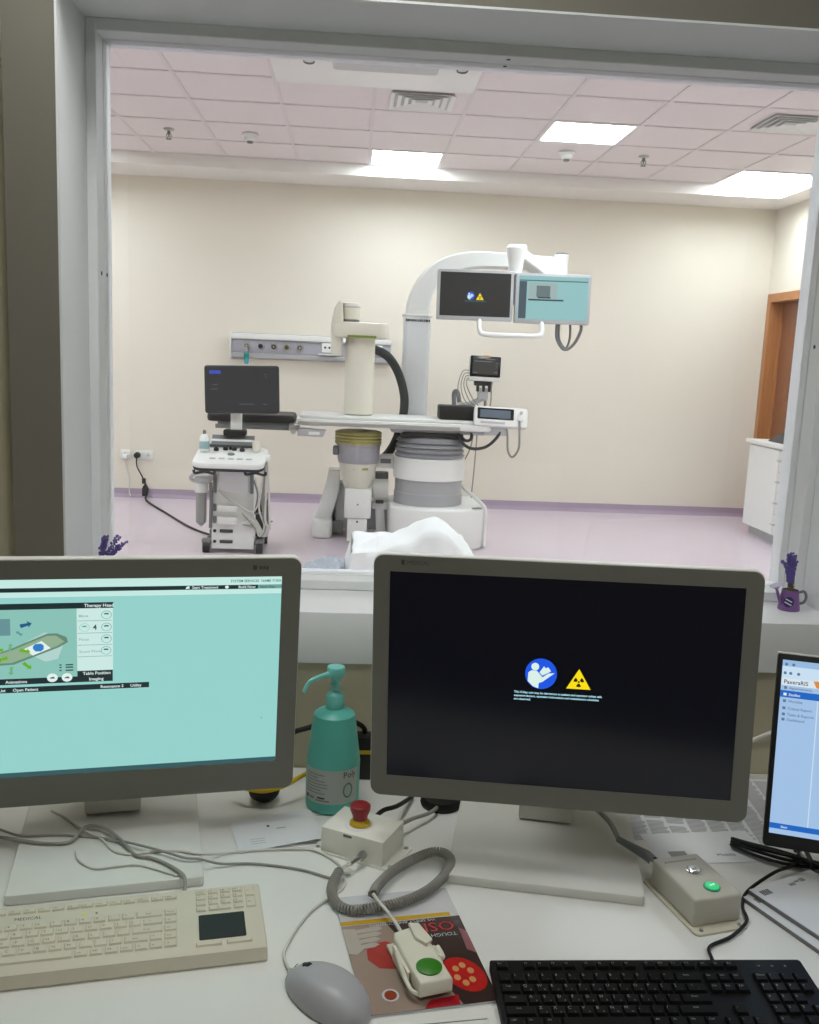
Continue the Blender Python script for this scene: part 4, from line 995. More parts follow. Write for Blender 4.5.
for x in (.136, .176): put_key(t, .034, .008, .0022, deckM(x, -.051), 'kb_white')
obj('key_legend', leg.text('MEDICAL', .0085, legm @ deckM(-.118, .0355) @ Matrix.Translation((0, 0, .0005))), mat('legend', (92, 90, 84), .6), t, smooth=0, kind='stuff')
obj('touchpad', B().poly([(p[0], p[1], 0) for p in rrect(.062, .050, .002)], (0, 0, .0008)).xf(legm @ deckM(.155, -.017)), 'black', t, smooth=0)
obj('status_lamp', B().lathe([(.002, 0), (.002, .001), (0, .001)], (0, 0, 0), 8).xf(legm @ deckM(-.028, .036)), lit('lamp_yellow', (220, 220, 40), .9), t)
obj('status_lamp', B().lathe([(.0015, 0), (.0015, .001), (0, .001)], (0, 0, 0), 8).xf(legm @ deckM(-.012, .036)), 'ink_light', t)
# black keyboard
kx, ky, kyaw = .4165, 1.049, .004
t = thing('black_keyboard', 'black full-size keyboard with white letters on the desk', 'keyboard', (kx, ky, DZ), kyaw)
prof = [(-.066, .003), (-.063, .010), (.060, .020), (.066, .018), (.066, .002), (-.064, .0)]
obj('case', B().poly([(-.211, y, z) for y, z in prof], (.422, 0, 0), .002).xf(ROOTM[t.name]), mat('kb_black', (12, 12, 13), .55, spec=.3), t, smooth=30)
def deckB(x, y): return Matrix.Translation((x, y, .0102+(y+.063)*.0813)) @ Matrix.Rotation(math.atan(.0813), 4, 'X')
u = .0178; leg = B(); legm = ROOTM[t.name]
rows = [('F', .050, ['Esc', None, 'F1', 'F2', 'F3', 'F4', None, 'F5', 'F6', 'F7', 'F8', None, 'F9', 'F10', 'F11', 'F12'], [1, 1, 1, 1, 1, 1, .5, 1, 1, 1, 1, .5, 1, 1, 1, 1]),
        ('1', .028, list('`1234567890-=')+['Back'], [1]*13+[2]),
        ('2', .0095, ['Tab']+list('QWERTYUIOP[]')+['\\'], [1.5]+[1]*12+[1.5]),
        ('3', -.009, ['Caps']+list("ASDFGHJKL;'")+['Enter'], [1.75]+[1]*11+[2.25]),
        ('4', -.0275, ['Shift']+list('ZXCVBNM,./')+['Shift'], [2.25]+[1]*10+[2.75]),
        ('5', -.046, ['Ctrl', 'Fn', 'Alt', '', 'Alt', 'Fn', 'Mn', 'Ctrl'], [1.25, 1.25, 1.25, 6.25, 1.25, 1.25, 1.25, 1.25])]
for nm, y, ks, ws in rows:
    x = -.206
    for s, wd in zip(ks, ws):
        cxk = x+wd*u/2; x += wd*u
        if s is None: continue
        put_key(t, wd*u-.0022, .0155 if nm != 'F' else .011, .0042, deckB(cxk, y), 'kb_black')
        if s:
            leg.text(s, .0062 if len(s) == 1 else .0042, legm @ deckB(cxk-.006, y+.0005) @ Matrix.Translation((0, 0, .0046)))
            if len(s) == 1 and nm != 'F': leg.text(s.lower() if s.isalpha() else '-', .004, legm @ deckB(cxk+.0015, y-.005) @ Matrix.Translation((0, 0, .0046)))
for r_, y in ((0, .050), (1, .028), (2, .0095), (4, -.0275), (5, -.046)):
    for c_ in range(3):
        if r_ == 4 and c_ != 1: continue
        cxk = .0735+c_*u; put_key(t, u-.0022, .0155 if r_ else .011, .0042, deckB(cxk, y), 'kb_black')
        leg.text({0: ['Prt', 'Slk', 'Brk'], 1: ['Ins', 'Hm', 'PgU'], 2: ['Del', 'End', 'PgD'], 4: ['', '^', ''], 5: ['<', 'v', '>']}[r_][c_] or '.', .004, legm @ deckB(cxk-.005, y) @ Matrix.Translation((0, 0, .0046)))
for r_, y in enumerate((.028, .0095, -.009, -.0275, -.046)):
    for c_ in range(4):
        cxk = .1405+c_*u
        if (r_, c_) in ((2, 3), (4, 3), (4, 1)): continue
        put_key(t, u-.0022, .0155, .0042, deckB(cxk, y), 'kb_black')
        leg.text([['Num', '/', '*', '-'], ['7', '8', '9', '+'], ['4', '5', '6', ''], ['1', '2', '3', 'Ent'], ['0', '', '.', '']][r_][c_] or '.', .0052, legm @ deckB(cxk-.005, y) @ Matrix.Translation((0, 0, .0046)))
obj('key_legend', leg, mat('legend_white', (150, 152, 154), .6), t, smooth=0, kind='stuff')
for k in range(3): obj('status_lamp', B().lathe([(.0015, 0), (.0015, .001), (0, .001)], (0, 0, 0), 8).xf(legm @ deckB(.148+.018*k, .05)), 'mid_grey', t)

# ---- mouse
BZ = DZ+.0185
t = thing('computer_mouse', 'white computer mouse with dark scroll wheel lying beside the magazine', 'mouse', (-.008, 1.060, DZ), .78)
R = ROOTM[t.name]
bm_ = B(); nu, nv = 28, 10; rings = []
for j in range(nv+1):
    a = j/nv*PI/2; row = []
    for i in range(nu):
        th = 2*PI*i/nu
        yy = math.sin(th)*.066; ww = .036*(1-.10*math.sin(th))
        rr = math.cos(a)**.55 if j < nv else 0.0
        xx = math.copysign(abs(math.cos(th))**.8, math.cos(th))*ww
        hz = .036*math.sin(a)**.9*(1-.28*(math.sin(th)*rr)**2*1.0+(-.14*math.sin(th)*rr))
        row.append((xx*rr, yy*rr, .003+hz))
    rings.append(row)
vr = [[bm_.bm.verts.new(p) for p in r_] for r_ in rings[:-1]]; tip = bm_.bm.verts.new((0, 0, .039))
for A_, B_ in zip(vr, vr[1:]):
    for i in range(nu): bm_.bm.faces.new((A_[i], A_[(i+1) % nu], B_[(i+1) % nu], B_[i]))
for i in range(nu): bm_.bm.faces.new((vr[-1][i], vr[-1][(i+1) % nu], tip))
bm_.bm.faces.new(vr[0][::-1])
obj('shell', bm_.xf(R), mat('mouse_white', (178, 178, 184), .4), t, smooth=60)
obj('foot_plate', B().poly([(.033*math.cos(a*PI/12), .062*math.sin(a*PI/12), 0) for a in range(24)], (0, 0, .005)).xf(R), 'mid_grey', t)
obj('scroll_wheel', B().cyl((-.004, .034, .0255), (.004, .034, .0255), .0085, n=14).xf(R), 'black', t)
obj('wheel_slot', B().poly([(.006*math.cos(a*PI/8), .034+.010*math.sin(a*PI/8), .024) for a in range(16)], (0, 0, .0066)).xf(R), 'black', t)
obj('button_seam', B().tube([(0, .054, .024), (0, .058, .0195), (0, .062, .013)], .0006, 4).xf(R), 'mid_grey', t)
obj('tail_cable', B().tube([(-.052, 1.104, DZ+.012), (-.060, 1.118, DZ+.006), (-.066, 1.16, DZ+.003), (-.038, 1.242, DZ+.003), (.008, 1.305, DZ+.003), (.012, 1.34, DZ+.004), (.002, 1.375, DZ+.004), (-.04, 1.418, DZ+.003), (-.10, 1.418, DZ+.003), (-.15, 1.412, DZ+.003), (-.185, 1.402, DZ+.004), (-.215, 1.375, BZ), (-.248, 1.384, BZ), (-.287, 1.381, BZ), (-.324, 1.373, BZ), (-.351, 1.384, BZ), (-.374, 1.415, BZ), (-.414, 1.443, BZ+.003), (-.451, 1.484, BZ), (-.484, 1.51, BZ)], .002, 8), 'cable_white', t)

# ---- cables on and around the left monitor's base
BZ = DZ+.0185
tag(obj('keyboard_cable', B().tube([(-.217, 1.255, DZ+.024), (-.222, 1.285, DZ+.028), (-.231, 1.311, BZ+.004), (-.255, 1.339, BZ+.001), (-.286, 1.36, BZ+.001), (-.312, 1.368, BZ+.001), (-.344, 1.407, BZ+.005), (-.382, 1.443, BZ+.007), (-.41, 1.442, BZ+.007), (-.423, 1.405, BZ+.002), (-.458, 1.401, BZ+.001), (-.496, 1.408, BZ+.001), (-.525, 1.422, DZ+.016), (-.56, 1.45, DZ+.004)], .0026, 8), 'cable_grey'), 'grey keyboard cable arching over the white base plate', 'cable')
tag(obj('looped_cable', B().tube([(-.01, 1.335, DZ+.0025), (-.06, 1.36, DZ+.0025), (-.13, 1.375, DZ+.0025), (-.18, 1.368, DZ+.006), (-.212, 1.358, BZ+.001), (-.235, 1.356, BZ+.004), (-.269, 1.372, BZ+.005), (-.322, 1.394, BZ+.006), (-.362, 1.414, BZ+.002), (-.397, 1.424, BZ), (-.45, 1.43, BZ), (-.50, 1.425, BZ), (-.53, 1.44, DZ+.016), (-.60, 1.50, DZ+.004)], .002, 8), 'cable_grey'), 'thin grey cable looping across the base plate towards the coiled cord', 'cable')
tag(obj('short_cable', B().tube([(-.406, 1.378, BZ), (-.393, 1.352, BZ), (-.364, 1.331, BZ), (-.332, 1.338, BZ), (-.302, 1.342, BZ), (-.268, 1.328, BZ), (-.238, 1.312, BZ)], .0018, 8), 'cable_white'), 'short pale cable curling on the base plate near the keyboard', 'cable')

# ---- emergency stop box
ea = math.atan2(1.362-1.413, .073+.025)
mat('box_white', (240, 238, 228), .4, var=.015)
t = thing('emergency_stop_box', 'white box with a red mushroom emergency stop button on the desk', 'switch box', (.0405, 1.424, DZ), ea)
R = ROOTM[t.name]
obj('mounting_plate', B().poly([(p[0], p[1], 0) for p in rrect(.146, .083, .006)], (0, 0, .004), .001).xf(R), 'box_white', t)
obj('box_body', B().box(-.0555, .0555, -.040, .040, .004, .046, .0015).xf(R), 'box_white', t)
for sx in (-1, 1):
    for sy in (-1, 1): obj('screw', B().lathe([(.0035, .004), (.0035, .0055), (0, .0058)], (sx*.065, sy*.032, 0), 10).xf(R), 'metal', t)
o = obj('stop_collar', B().lathe([(.017, .046), (.0165, .051), (.013, .055), (.012, .056)], (-.004, -.004, 0), 20).xf(R), 'yellow', t)
obj('label_ring', B().lathe([(.021, .046), (.021, .0466), (0, .0466)], (-.006, -.008, 0), 20).xf(R), 'paper', t)
obj('stop_button', B().lathe([(.0115, .053), (.0125, .062), (.0165, .072), (.0168, .079), (.0145, .081), (.010, .0812), (.009, .0806), (0, .0806)], (-.004, -.004, 0), 24).xf(R), 'red', t)
obj('cable_socket', B().cyl((.022, -.040, .018), (.022, -.052, .018), .0065, n=12).xf(R), 'metal', t)
obj('cable_plug', B().cyl((.022, -.050, .018), (.022-.006, -.072, .016), .0045, .003, n=12).xf(R), 'chrome', t)
obj('name_plate', B().box(-.015, .0, -.0406, -.0399, .039, .043).xf(R), 'mid_grey', t, smooth=0)
obj('rear_gland', B().cyl((.035, .040, .022), (.035, .066, .022), .007, n=12).cyl((.02, .040, .024), (.02, .052, .024), .006, n=12).xf(R), 'white', t)
obj('rear_cable', B().tube([(.034, .060, .022), (.045, .10, .020), (.06, .16, .012), (.05, .25, .004)], .0035, 8).xf(R), 'cable_grey', t)
obj('rear_lead', B().tube([(-.005, .038, .03), (.0, .075, .035), (.01, .11, .03), (.0, .2, .005)], .004, 8).xf(R), 'black', t)

# ---- coiled cord with the hand switch and holder
t = thing('hand_switch', 'white hand switch with a round green button lying on the magazine', 'hand switch', (.111, 1.112, DZ+.0057), .29)
R = ROOTM[t.name]
HZ = .0
obj('holder', B().box(-.026, .026, -.030, .056, HZ, HZ+.006, .002).box(-.027, -.022, -.030, .030, HZ, HZ+.022, .002).box(.022, .027, -.02, .012, HZ, HZ+.024, .002).xf(R), 'warm_white', t)
obj('holder_lip', B().tube([(-.027, .01, .022), (-.031, -.02, .021), (-.030, -.05, .014), (-.020, -.056, .008)], .003, 8).tube([(.027, .004, .025), (.028, -.012, .022), (.021, -.018, .025)], .004, 8).xf(R), 'warm_white', t)
obj('switch_body', B().poly([(-.022, -.062, .006), (.022, -.062, .006), (.022, .040, .006), (.012, .054, .006), (-.018, .048, .006), (-.022, .036, .006)], (0, 0, .022), .004, 3).xf(R), 'warm_white', t)
obj('finger_guard', B().poly([(.004, .054, .028), (.018, .050, .028), (.023, .012, .028), (.012, .004, .028), (.002, .022, .028)], (0, 0, .006), .002).xf(R), 'warm_white', t)
obj('green_button', B().lathe([(.0165, .027), (.0168, .030), (.012, .0322), (0, .033)], (.0, -.036, 0), 28).xf(R), 'green_btn', t)
def helix(path, rc, rw, turns, n=6, per=9):
    P = spline(path, 24); L = [0]
    for a, b_ in zip(P, P[1:]): L.append(L[-1]+(b_-a).length)
    fr = frames(P); N = turns*per; pts = []
    k = 0
    for i in range(N+1):
        s = L[-1]*i/N
        while k < len(P)-2 and L[k+1] < s: k += 1
        f = (s-L[k])/max(1e-9, L[k+1]-L[k]); p = P[k].lerp(P[k+1], f); a = fr[k][1]; b_ = fr[k][2]
        th = 2*PI*i/per; pts.append(p+(a*math.cos(th)+b_*math.sin(th))*rc)
    return B().tube(pts, rw, n, smooth=False)
cz = DZ+.0095
path = [(.004, 1.338, cz+.004), (-.006, 1.305, cz), (-.005, 1.275, cz), (.004, 1.252, cz), (.022, 1.238, cz+.001), (.05, 1.238, cz+.004), (.092, 1.252, cz+.004), (.135, 1.283, cz+.004), (.168, 1.33, cz+.004), (.180, 1.365, cz+.005), (.172, 1.388, cz+.006), (.150, 1.392, cz+.005), (.118, 1.372, cz+.003), (.085, 1.335, cz+.004), (.062, 1.29, cz+.008), (.054, 1.255, cz+.016)]
t2 = obj('coiled_cord', helix(path, .0062, .0019, 120), 'cable_grey', t, kind=None)
wp = Matrix.Translation((.0405, 1.424, DZ)) @ Matrix.Rotation(ea, 4, 'Z')
p0 = wp @ Vector((.016, -.072, .016))
obj('straight_lead', B().tube([p0, p0+Vector((-.012, -.006, -.002)), (.022, 1.345, DZ+.008), (.010, 1.338, DZ+.012), (.004, 1.338, cz+.004)], .0028, 8).tube([(.054, 1.255, cz+.016), (.062, 1.243, cz+.012), (.080, 1.205, DZ+.02), (.093, 1.166, DZ+.02)], .0026, 8), 'cable_white', t)

# ---- magazine under the hand switch
my, mx_ = 1.165, .103
t = thing('magazine', 'glossy brown and red health magazine lying under the hand switch', 'magazine', (mx_, my, DZ), .17)
R = ROOTM[t.name]; Mz = R
obj('pages', B().box(-.084, .086, -.125, .130, .0003, .003).xf(R), 'paper', t, smooth=0)
cov = mat('cover_white', (206, 206, 210), .25)
obj('cover', B().box(-.085, .087, -.126, .131, .003, .0036).xf(R), cov, t, smooth=0)
def print_(name, pts, m, z=.0040): return obj(name, B().poly([(x, y, z-.0003) for x, y in pts], (0, 0, .0003)).xf(R), m, t, smooth=0)
print_('cover_photo', [(-.085, -.126), (.087, -.126), (.087, .058), (-.085, .058)], mat('cover_brown', (62, 46, 42), .25))
print_('cover_band', [(-.085, .060), (.075, .060), (.075, .069), (-.085, .069)], mat('cover_yellow', (204, 164, 20), .3))
print_('skin_photo', [(-.085, .057), (-.022, .057), (-.01, .02), (.0, -.02), (.02, -.06), (.04, -.126), (-.085, -.126)], mat('skin_grey', (160, 140, 128), .25), .0043)
print_('knee_photo', [(-.06, .0), (-.05, .012), (-.03, .015), (-.012, .0), (-.016, -.03), (-.03, -.045), (-.05, -.04), (-.062, -.02)], mat('skin_red', (176, 66, 58), .25, var=.25, scale=30), .0046)
print_('shin_photo', [(-.03, -.02), (-.02, -.02), (-.012, -.045), (-.018, -.075), (-.026, -.06)], mat('skin_dark', (110, 60, 48), .25), .0048)
hm = mat('hand_grey', (186, 176, 166), .25)
for k in range(4):
    y = .045-k*.012
    print_('hand_finger', [(-.078+.002*k, y), (-.035-.004*k, y+.006), (-.028-.004*k, y), (-.036-.004*k, y-.005), (-.076, y-.008)], hm, .0046+.0002*k)
print_('hand_back', [(-.085, .05), (-.068, .048), (-.064, .0), (-.075, -.01), (-.085, -.005)], hm, .0053)
tm = mat('tomato', (190, 38, 34), .25, var=.2, scale=80)
print_('tomato_slice', [(.058+.026*math.cos(a*PI/12)-.006*math.sin(a*PI/12), -.070+.036*math.sin(a*PI/12)) for a in range(24)], tm, .0043)
tl = mat('tomato_light', (214, 150, 96), .25)
for a in range(6):
    th = a*PI/3+.3; cxx, cyy = .057+.011*math.cos(th), -.070+.018*math.sin(th)
    print_('tomato_seed', [(cxx+.0045*math.cos(b_*PI/5), cyy+.006*math.sin(b_*PI/5)) for b_ in range(10)], tl, .0046)
print_('red_patch', [(-.01, -.126), (.036, -.126), (.038, -.108), (.0, -.112)], mat('cover_red', (176, 30, 44), .25), .0048)
print_('round_badge', [(-.047+.011*math.cos(a*PI/10), -.095+.012*math.sin(a*PI/10)) for a in range(20)], cov, .0050)
print_('badge_core', [(-.047+.008*math.cos(a*PI/8), -.095+.009*math.sin(a*PI/8)) for a in range(16)], mat('badge_brown', (150, 62, 34), .3), .0053)
print_('pink_edge', [(.076, -.02), (.087, -.03), (.087, .02), (.078, .03)], mat('cover_pink', (150, 96, 104), .3), .0043)
TU = R @ Matrix.Translation((.074, .046, .0048)) @ Matrix.Rotation(PI, 4, 'Z')
obj('cover_title', B().text('OSI', .030, TU), mat('title_red', (200, 40, 44), .3), t, smooth=0)
obj('cover_text', B().text('WE SIMPLY AND CONTROL', .0078, R @ Matrix.Translation((.050, .0555, .0048)) @ Matrix.Rotation(PI, 4, 'Z')).text('TOUGH', .0105, R @ Matrix.Translation((.072, .020, .0048)) @ Matrix.Rotation(PI, 4, 'Z')), cov, t, smooth=0)
t = thing('white_folder', 'white folder lying at the desk front below the magazine edge', 'folder', (.125, .955, DZ), .12)
R = ROOTM[t.name]
obj('board', B().box(-.075, .072, -.09, .058, .0, .010, .002).xf(R), 'white', t)
obj('edge_line', B().box(-.073, .070, .050, .0515, .0098, .0103).xf(R), 'mid_grey', t, smooth=0)

# ---- grey two-button box
ga = math.atan2(1.23-1.211, .593-.513)
t = thing('button_box', 'grey control box with a silver button and a lit green button', 'switch box', (.541, 1.274, DZ), ga)
R = ROOTM[t.name]
obj('mounting_plate', B().poly([(p[0], p[1], 0) for p in rrect(.090, .150, .008)], (0, 0, .004), .001).xf(R), 'kb_white', t)
obj('box_body', B().box(-.040, .040, -.0585, .0585, .004, .047, .004, 3).xf(R), mat('box_grey', (196, 192, 180), .45), t)
for sx in (-1, 1):
    for sy in (-1, 1): obj('screw', B().lathe([(.003, .004), (.003, .0055), (0, .0058)], (sx*.032, sy*.068, 0), 10).xf(R), 'metal', t)
for y, m1, nm in ((.012, 'chrome', 'silver_button'), (-.034, lit('green_lit', (40, 214, 130), .8), 'green_button')):
    o = obj(nm, B().lathe([(.0105, .047), (.0105, .050), (.009, .0512), (0, .0515)], (.004, y, 0), 24).xf(R), m1, t)
    obj('button_ring', B().lathe([(.0125, .047), (.0125, .0488), (.0106, .0492)], (.004, y, 0), 24).xf(R), 'chrome' if nm == 'silver_button' else mat('ring_green', (60, 150, 110), .3), o)
    obj('button_symbol', B().poly([(.004+x*.005, y+yy*.005, .0512) for x, yy in ((-1, -.35), (-.6, .35), (.0, .1), (.6, .6), (1, .3), (.6, -.4), (.0, -.15), (-.6, -.6))], (0, 0, .0008)).xf(R), 'light_grey' if nm == 'silver_button' else lit('sym_mint', (170, 244, 214), .9), o, smooth=0)
bb = B(); x = -.028
while x < .026: bb.box(x, x+.0035, .040, .0445, .047, .0473); x += .0052
obj('box_lettering', bb.xf(R), mat('letter_grey', (150, 148, 140), .5), t, smooth=0)
obj('cable_plug', B().cyl((-.022, .0585, .028), (-.030, .088, .034), .0075, .0085, n=14).cyl((-.030, .088, .034), (-.052, .142, .036), .0085, .005, n=14).xf(R), 'mid_grey', t)
obj('plug_nut', B().cyl((-.0215, .057, .028), (-.0265, .075, .031), .0088, n=10).xf(R), 'chrome', t)
obj('plug_cable', B().tube([R @ Vector((-.051, .140, .036)), (.455, 1.46, DZ+.04), (.425, 1.52, DZ+.045), (.39, 1.58, DZ+.02), (.36, 1.64, DZ+.005)], .0042, 8), 'cable_grey', t)

# ---- yellow cables, black adapter and things behind the monitors
tag(obj('yellow_cable', B().tube([(.60, 1.66, DZ+.003), (.50, 1.62, DZ+.02), (.43, 1.56, DZ+.05), (.40, 1.52, DZ+.055), (.36, 1.56, DZ+.03), (.30, 1.66, DZ+.003)], .003, 8), 'yellow'), 'yellow network cable behind the dark-screened monitor', 'cable')
t = thing('cable_adapter', 'black rounded adapter with a yellow band lying by the teal-screened monitor', 'adapter', (-.135, 1.59, DZ))
obj('body', B().sphere((-.135, 1.59, DZ+.022), .022, 1.3, 1.1, 1), 'black', t)
obj('yellow_band', B().tube([(-.19, 1.585, DZ+.026), (-.17, 1.57, DZ+.034), (-.135, 1.563, DZ+.032), (-.10, 1.575, DZ+.036), (-.06, 1.61, DZ+.045), (-.02, 1.66, DZ+.04)], .004, 8), 'yellow', t)
tag(obj('black_lead', B().tube([(-.13, 1.62, DZ+.02), (-.10, 1.66, DZ+.09), (-.06, 1.665, DZ+.11), (.0, 1.68, DZ+.12), (.04, 1.70, DZ+.10), (.047, 1.705, DZ+.075)], .005, 8), 'black'), 'black lead running behind the teal bottle along the wall', 'cable')
t = thing('wall_adapter', 'black rectangular power adapter with a yellow tie standing by the wall', 'adapter', (.047, 1.69, DZ))
obj('body', B().box(.030, .064, 1.68, 1.715, DZ, DZ+.085, .003), 'black', t)
obj('yellow_tie', B().box(.029, .065, 1.679, 1.716, DZ+.052, DZ+.060), 'yellow', t, smooth=0)
t = thing('puck', 'small black puck half under the dark monitor', 'accessory', (.185, 1.585, DZ))
obj('body', B().lathe([(.036, 0), (.038, .006), (.034, .016), (0, .017)], (.185, 1.585, DZ), 24), 'black', t)

# ---- disinfectant bottle
bx, by = -.0125, 1.583
t = thing('disinfectant_bottle', 'teal pump bottle of disinfectant with a white label', 'bottle', (bx, by, DZ))
P0 = (bx, by, DZ)
obj('bottle_body', B().lathe([(0, 0), (.043, 0), (.0475, .004), (.048, .086), (.0472, .092), (.0375, .166), (.036, .172), (.031, .176), (.0165, .183), (0, .183)], P0, 40), 'teal', t)
obj('pump_collar', B().lathe([(.0155, .182), (.0165, .184), (.0165, .205), (.014, .209), (.008, .213), (.006, .214)], P0, 24), 'teal_light', t)
obj('pump_stem', B().lathe([(.0065, .212), (.0065, .222), (.010, .226), (.006, .232), (.0065, .240)], P0, 18), 'teal_light', t)
obj('pump_head', B().lathe([(.009, .236), (.0155, .242), (.0165, .254), (.0150, .258), (0, .259)], P0, 24), 'teal_light', t)
obj('pump_spout', B().tube([(bx-.008, by-.006, DZ+.247), (bx-.028, by-.018, DZ+.244), (bx-.045, by-.028, DZ+.238), (bx-.054, by-.034, DZ+.222)], .0048, 10, taper=.7), 'teal_light', t)
# wrap-around label
lb = B(); a0, a1, n = math.radians(200), math.radians(330), 20; z0_, z1_ = .022, .084; ra, rb = .0486, .0486
vb = []
for k in range(n+1):
    a = a0+(a1-a0)*k/n
    vb.append((lb.bm.verts.new((bx+ra*math.cos(a), by+ra*math.sin(a), DZ+z0_)), lb.bm.verts.new((bx+rb*math.cos(a), by+rb*math.sin(a), DZ+z1_))))
for p, q in zip(vb, vb[1:]): lb.bm.faces.new((p[0], q[0], q[1], p[1]))
lab_o = obj('label', lb, mat('label_white', (196, 206, 200), .4), t)
def on_label(s, size, a, z, m, nm='label_text'):
    g = B(); g.text(s, size, Matrix.Identity(4))
    for v in g.bm.verts:
        th = a+v.co.x/.049; zz = z+v.co.y
        v.co = Vector((bx+.0492*math.cos(th), by+.0492*math.sin(th), DZ+zz))
    return obj(nm, g, m, lab_o, smooth=0)
on_label('Poly', .016, math.radians(292), .0695, 'ink')
def bar_on_label(a, wd, z, h, m, nm='label_line'):
    g = B(); n = 6; vv = []
    for k in range(n+1):
        th = a+wd*k/n/.049
        vv.append((g.bm.verts.new((bx+.0491*math.cos(th), by+.0491*math.sin(th), DZ+z)), g.bm.verts.new((bx+.0491*math.cos(th), by+.0491*math.sin(th), DZ+z+h))))
    for p, q in zip(vv, vv[1:]): g.bm.faces.new((p[0], q[0], q[1], p[1]))
    obj(nm, g, m, lab_o)
for k, wd in enumerate((.040, .028, .042, .046, .046, .034, .042)):
    bar_on_label(math.radians(206), wd, .0735-k*.0056, .0018, 'ink_light')
bar_on_label(math.radians(206), .006, .027, .0065, 'ink', 'label_symbol')
bar_on_label(math.radians(216), .012, .028, .005, 'ink_light', 'label_symbol')
bar_on_label(math.radians(238), .014, .031, .003, 'ink', 'label_symbol')
bar_on_label(math.radians(234), .026, .026, .0032, 'ink_light', 'label_symbol')
g = B(); pts = []
for k in range(20):
    a = k*PI/10; pts.append((math.radians(304)+.010*math.cos(a)/.049, .046+.014*math.sin(a)))
inner = [(math.radians(304)+(a-math.radians(304))*.72, .046+(z-.046)*.78) for a, z in pts]
vo = [g.bm.verts.new((bx+.0491*math.cos(a), by+.0491*math.sin(a), DZ+z)) for a, z in pts]; vi = [g.bm.verts.new((bx+.0491*math.cos(a), by+.0491*math.sin(a), DZ+z)) for a, z in inner]
for k in range(20): g.bm.faces.new((vo[k], vo[(k+1) % 20], vi[(k+1) % 20], vi[k]))
obj('label_emblem', g, mat('emblem_green', (96, 150, 136), .4), lab_o, smooth=0)

# ---- loose papers
t = thing('note_card', 'folded white note card with faint marks lying beside the teal bottle', 'paper', (-.105, 1.47, DZ), .28)
R = ROOTM[t.name]
obj('lower_leaf', B().box(-.066, .072, -.045, .058, .0003, .0014).xf(R), 'paper', t, smooth=0)
obj('upper_leaf', B().poly([(-.067, -.046, .0018), (.073, -.046, .008), (.073, .058, .008), (-.067, .058, .0018)], (0, 0, .0006)).xf(R), 'paper', t, smooth=0)
for k in range(3): obj('pen_mark', B().box(-.045, -.02, -.028+.007*k, -.0275+.007*k, .0045, .0047).xf(R), 'ink_light', t, smooth=0)
obj('pen_mark', B().box(-.01, -.006, .018, .024, .0062, .0064).xf(R), 'ink', t, smooth=0)
obj('pen_mark', B().box(.004, .02, .008, .009, .0068, .007).xf(R), 'ink', t, smooth=0)
t = thing('printed_sheet', 'large sheet densely printed with small text lying under the monitor', 'paper', (.70, 1.56, DZ), -.08)
R = ROOTM[t.name]
obj('sheet', B().box(-.19, .15, -.115, .155, .0003, .0009).xf(R), 'paper', t, smooth=0)
bb = B()
for c_ in range(9):
    for r_ in range(28):
        x0 = -.185+c_*.0362; y = -.111+r_*.0092
        if random.random() < .03: continue
        for q in range(2): bb.box(x0, x0+.0335*random.uniform(.82, 1), y+q*.0046, y+q*.0046+.0022, .0009, .0011)
obj('printed_text', bb.xf(R), 'ink_light', t, smooth=0)
t = thing('letter_sheet', 'white sheet with one dark heading lying under the printed sheet corner', 'paper', (.635, 1.44, DZ), .08)
R = ROOTM[t.name]
obj('sheet', B().box(-.11, .085, -.05, .05, .0011, .0016).xf(R), 'paper', t, smooth=0)
obj('heading', B().text('Mobile', .012, R @ Matrix.Translation((-.005, -.03, .0018))), 'ink', t, smooth=0)
obj('stamp', B().box(-.085, -.055, -.03, -.01, .0016, .0018).xf(R), 'ink_light', t, smooth=0)

def booklet(name, lab, c, yaw, z, m):
    t = thing(name, lab, 'booklet', (c[0], c[1], z), yaw, group='booklets on the desk'); R = ROOTM[t.name]
    obj('spine_block', B().box(-.070, .070, -.095, .095, 0, .0065, .001).xf(R), 'mid_grey', t)
    obj('cover', B().box(-.0695, .0695, -.0945, .0945, .0065, .0075).xf(R), m, t, smooth=0)
    bb = B()
    for k in range(6): bb.box(-.06+k*.0032, -.06+k*.0032+.0018, .072, .084, .0075, .0078)
    obj('barcode', bb.xf(R), 'ink', t, smooth=0)
    for (x0, x1, y0, y1) in ((.0, .012, .074, .080), (.014, .024, .078, .082), (.026, .036, .076, .084), (.03, .055, -.01, -.007)): obj('cover_mark', B().box(x0, x1, y0, y1, .0075, .0078).xf(R), 'ink_light', t, smooth=0)
booklet('booklet', 'lower of two pale booklets stacked beside the black keyboard', (.722, 1.222), .40, DZ, 'paper')
booklet('booklet', 'upper of two pale booklets stacked beside the black keyboard', (.735, 1.232), .43, DZ+.0078, 'paper')

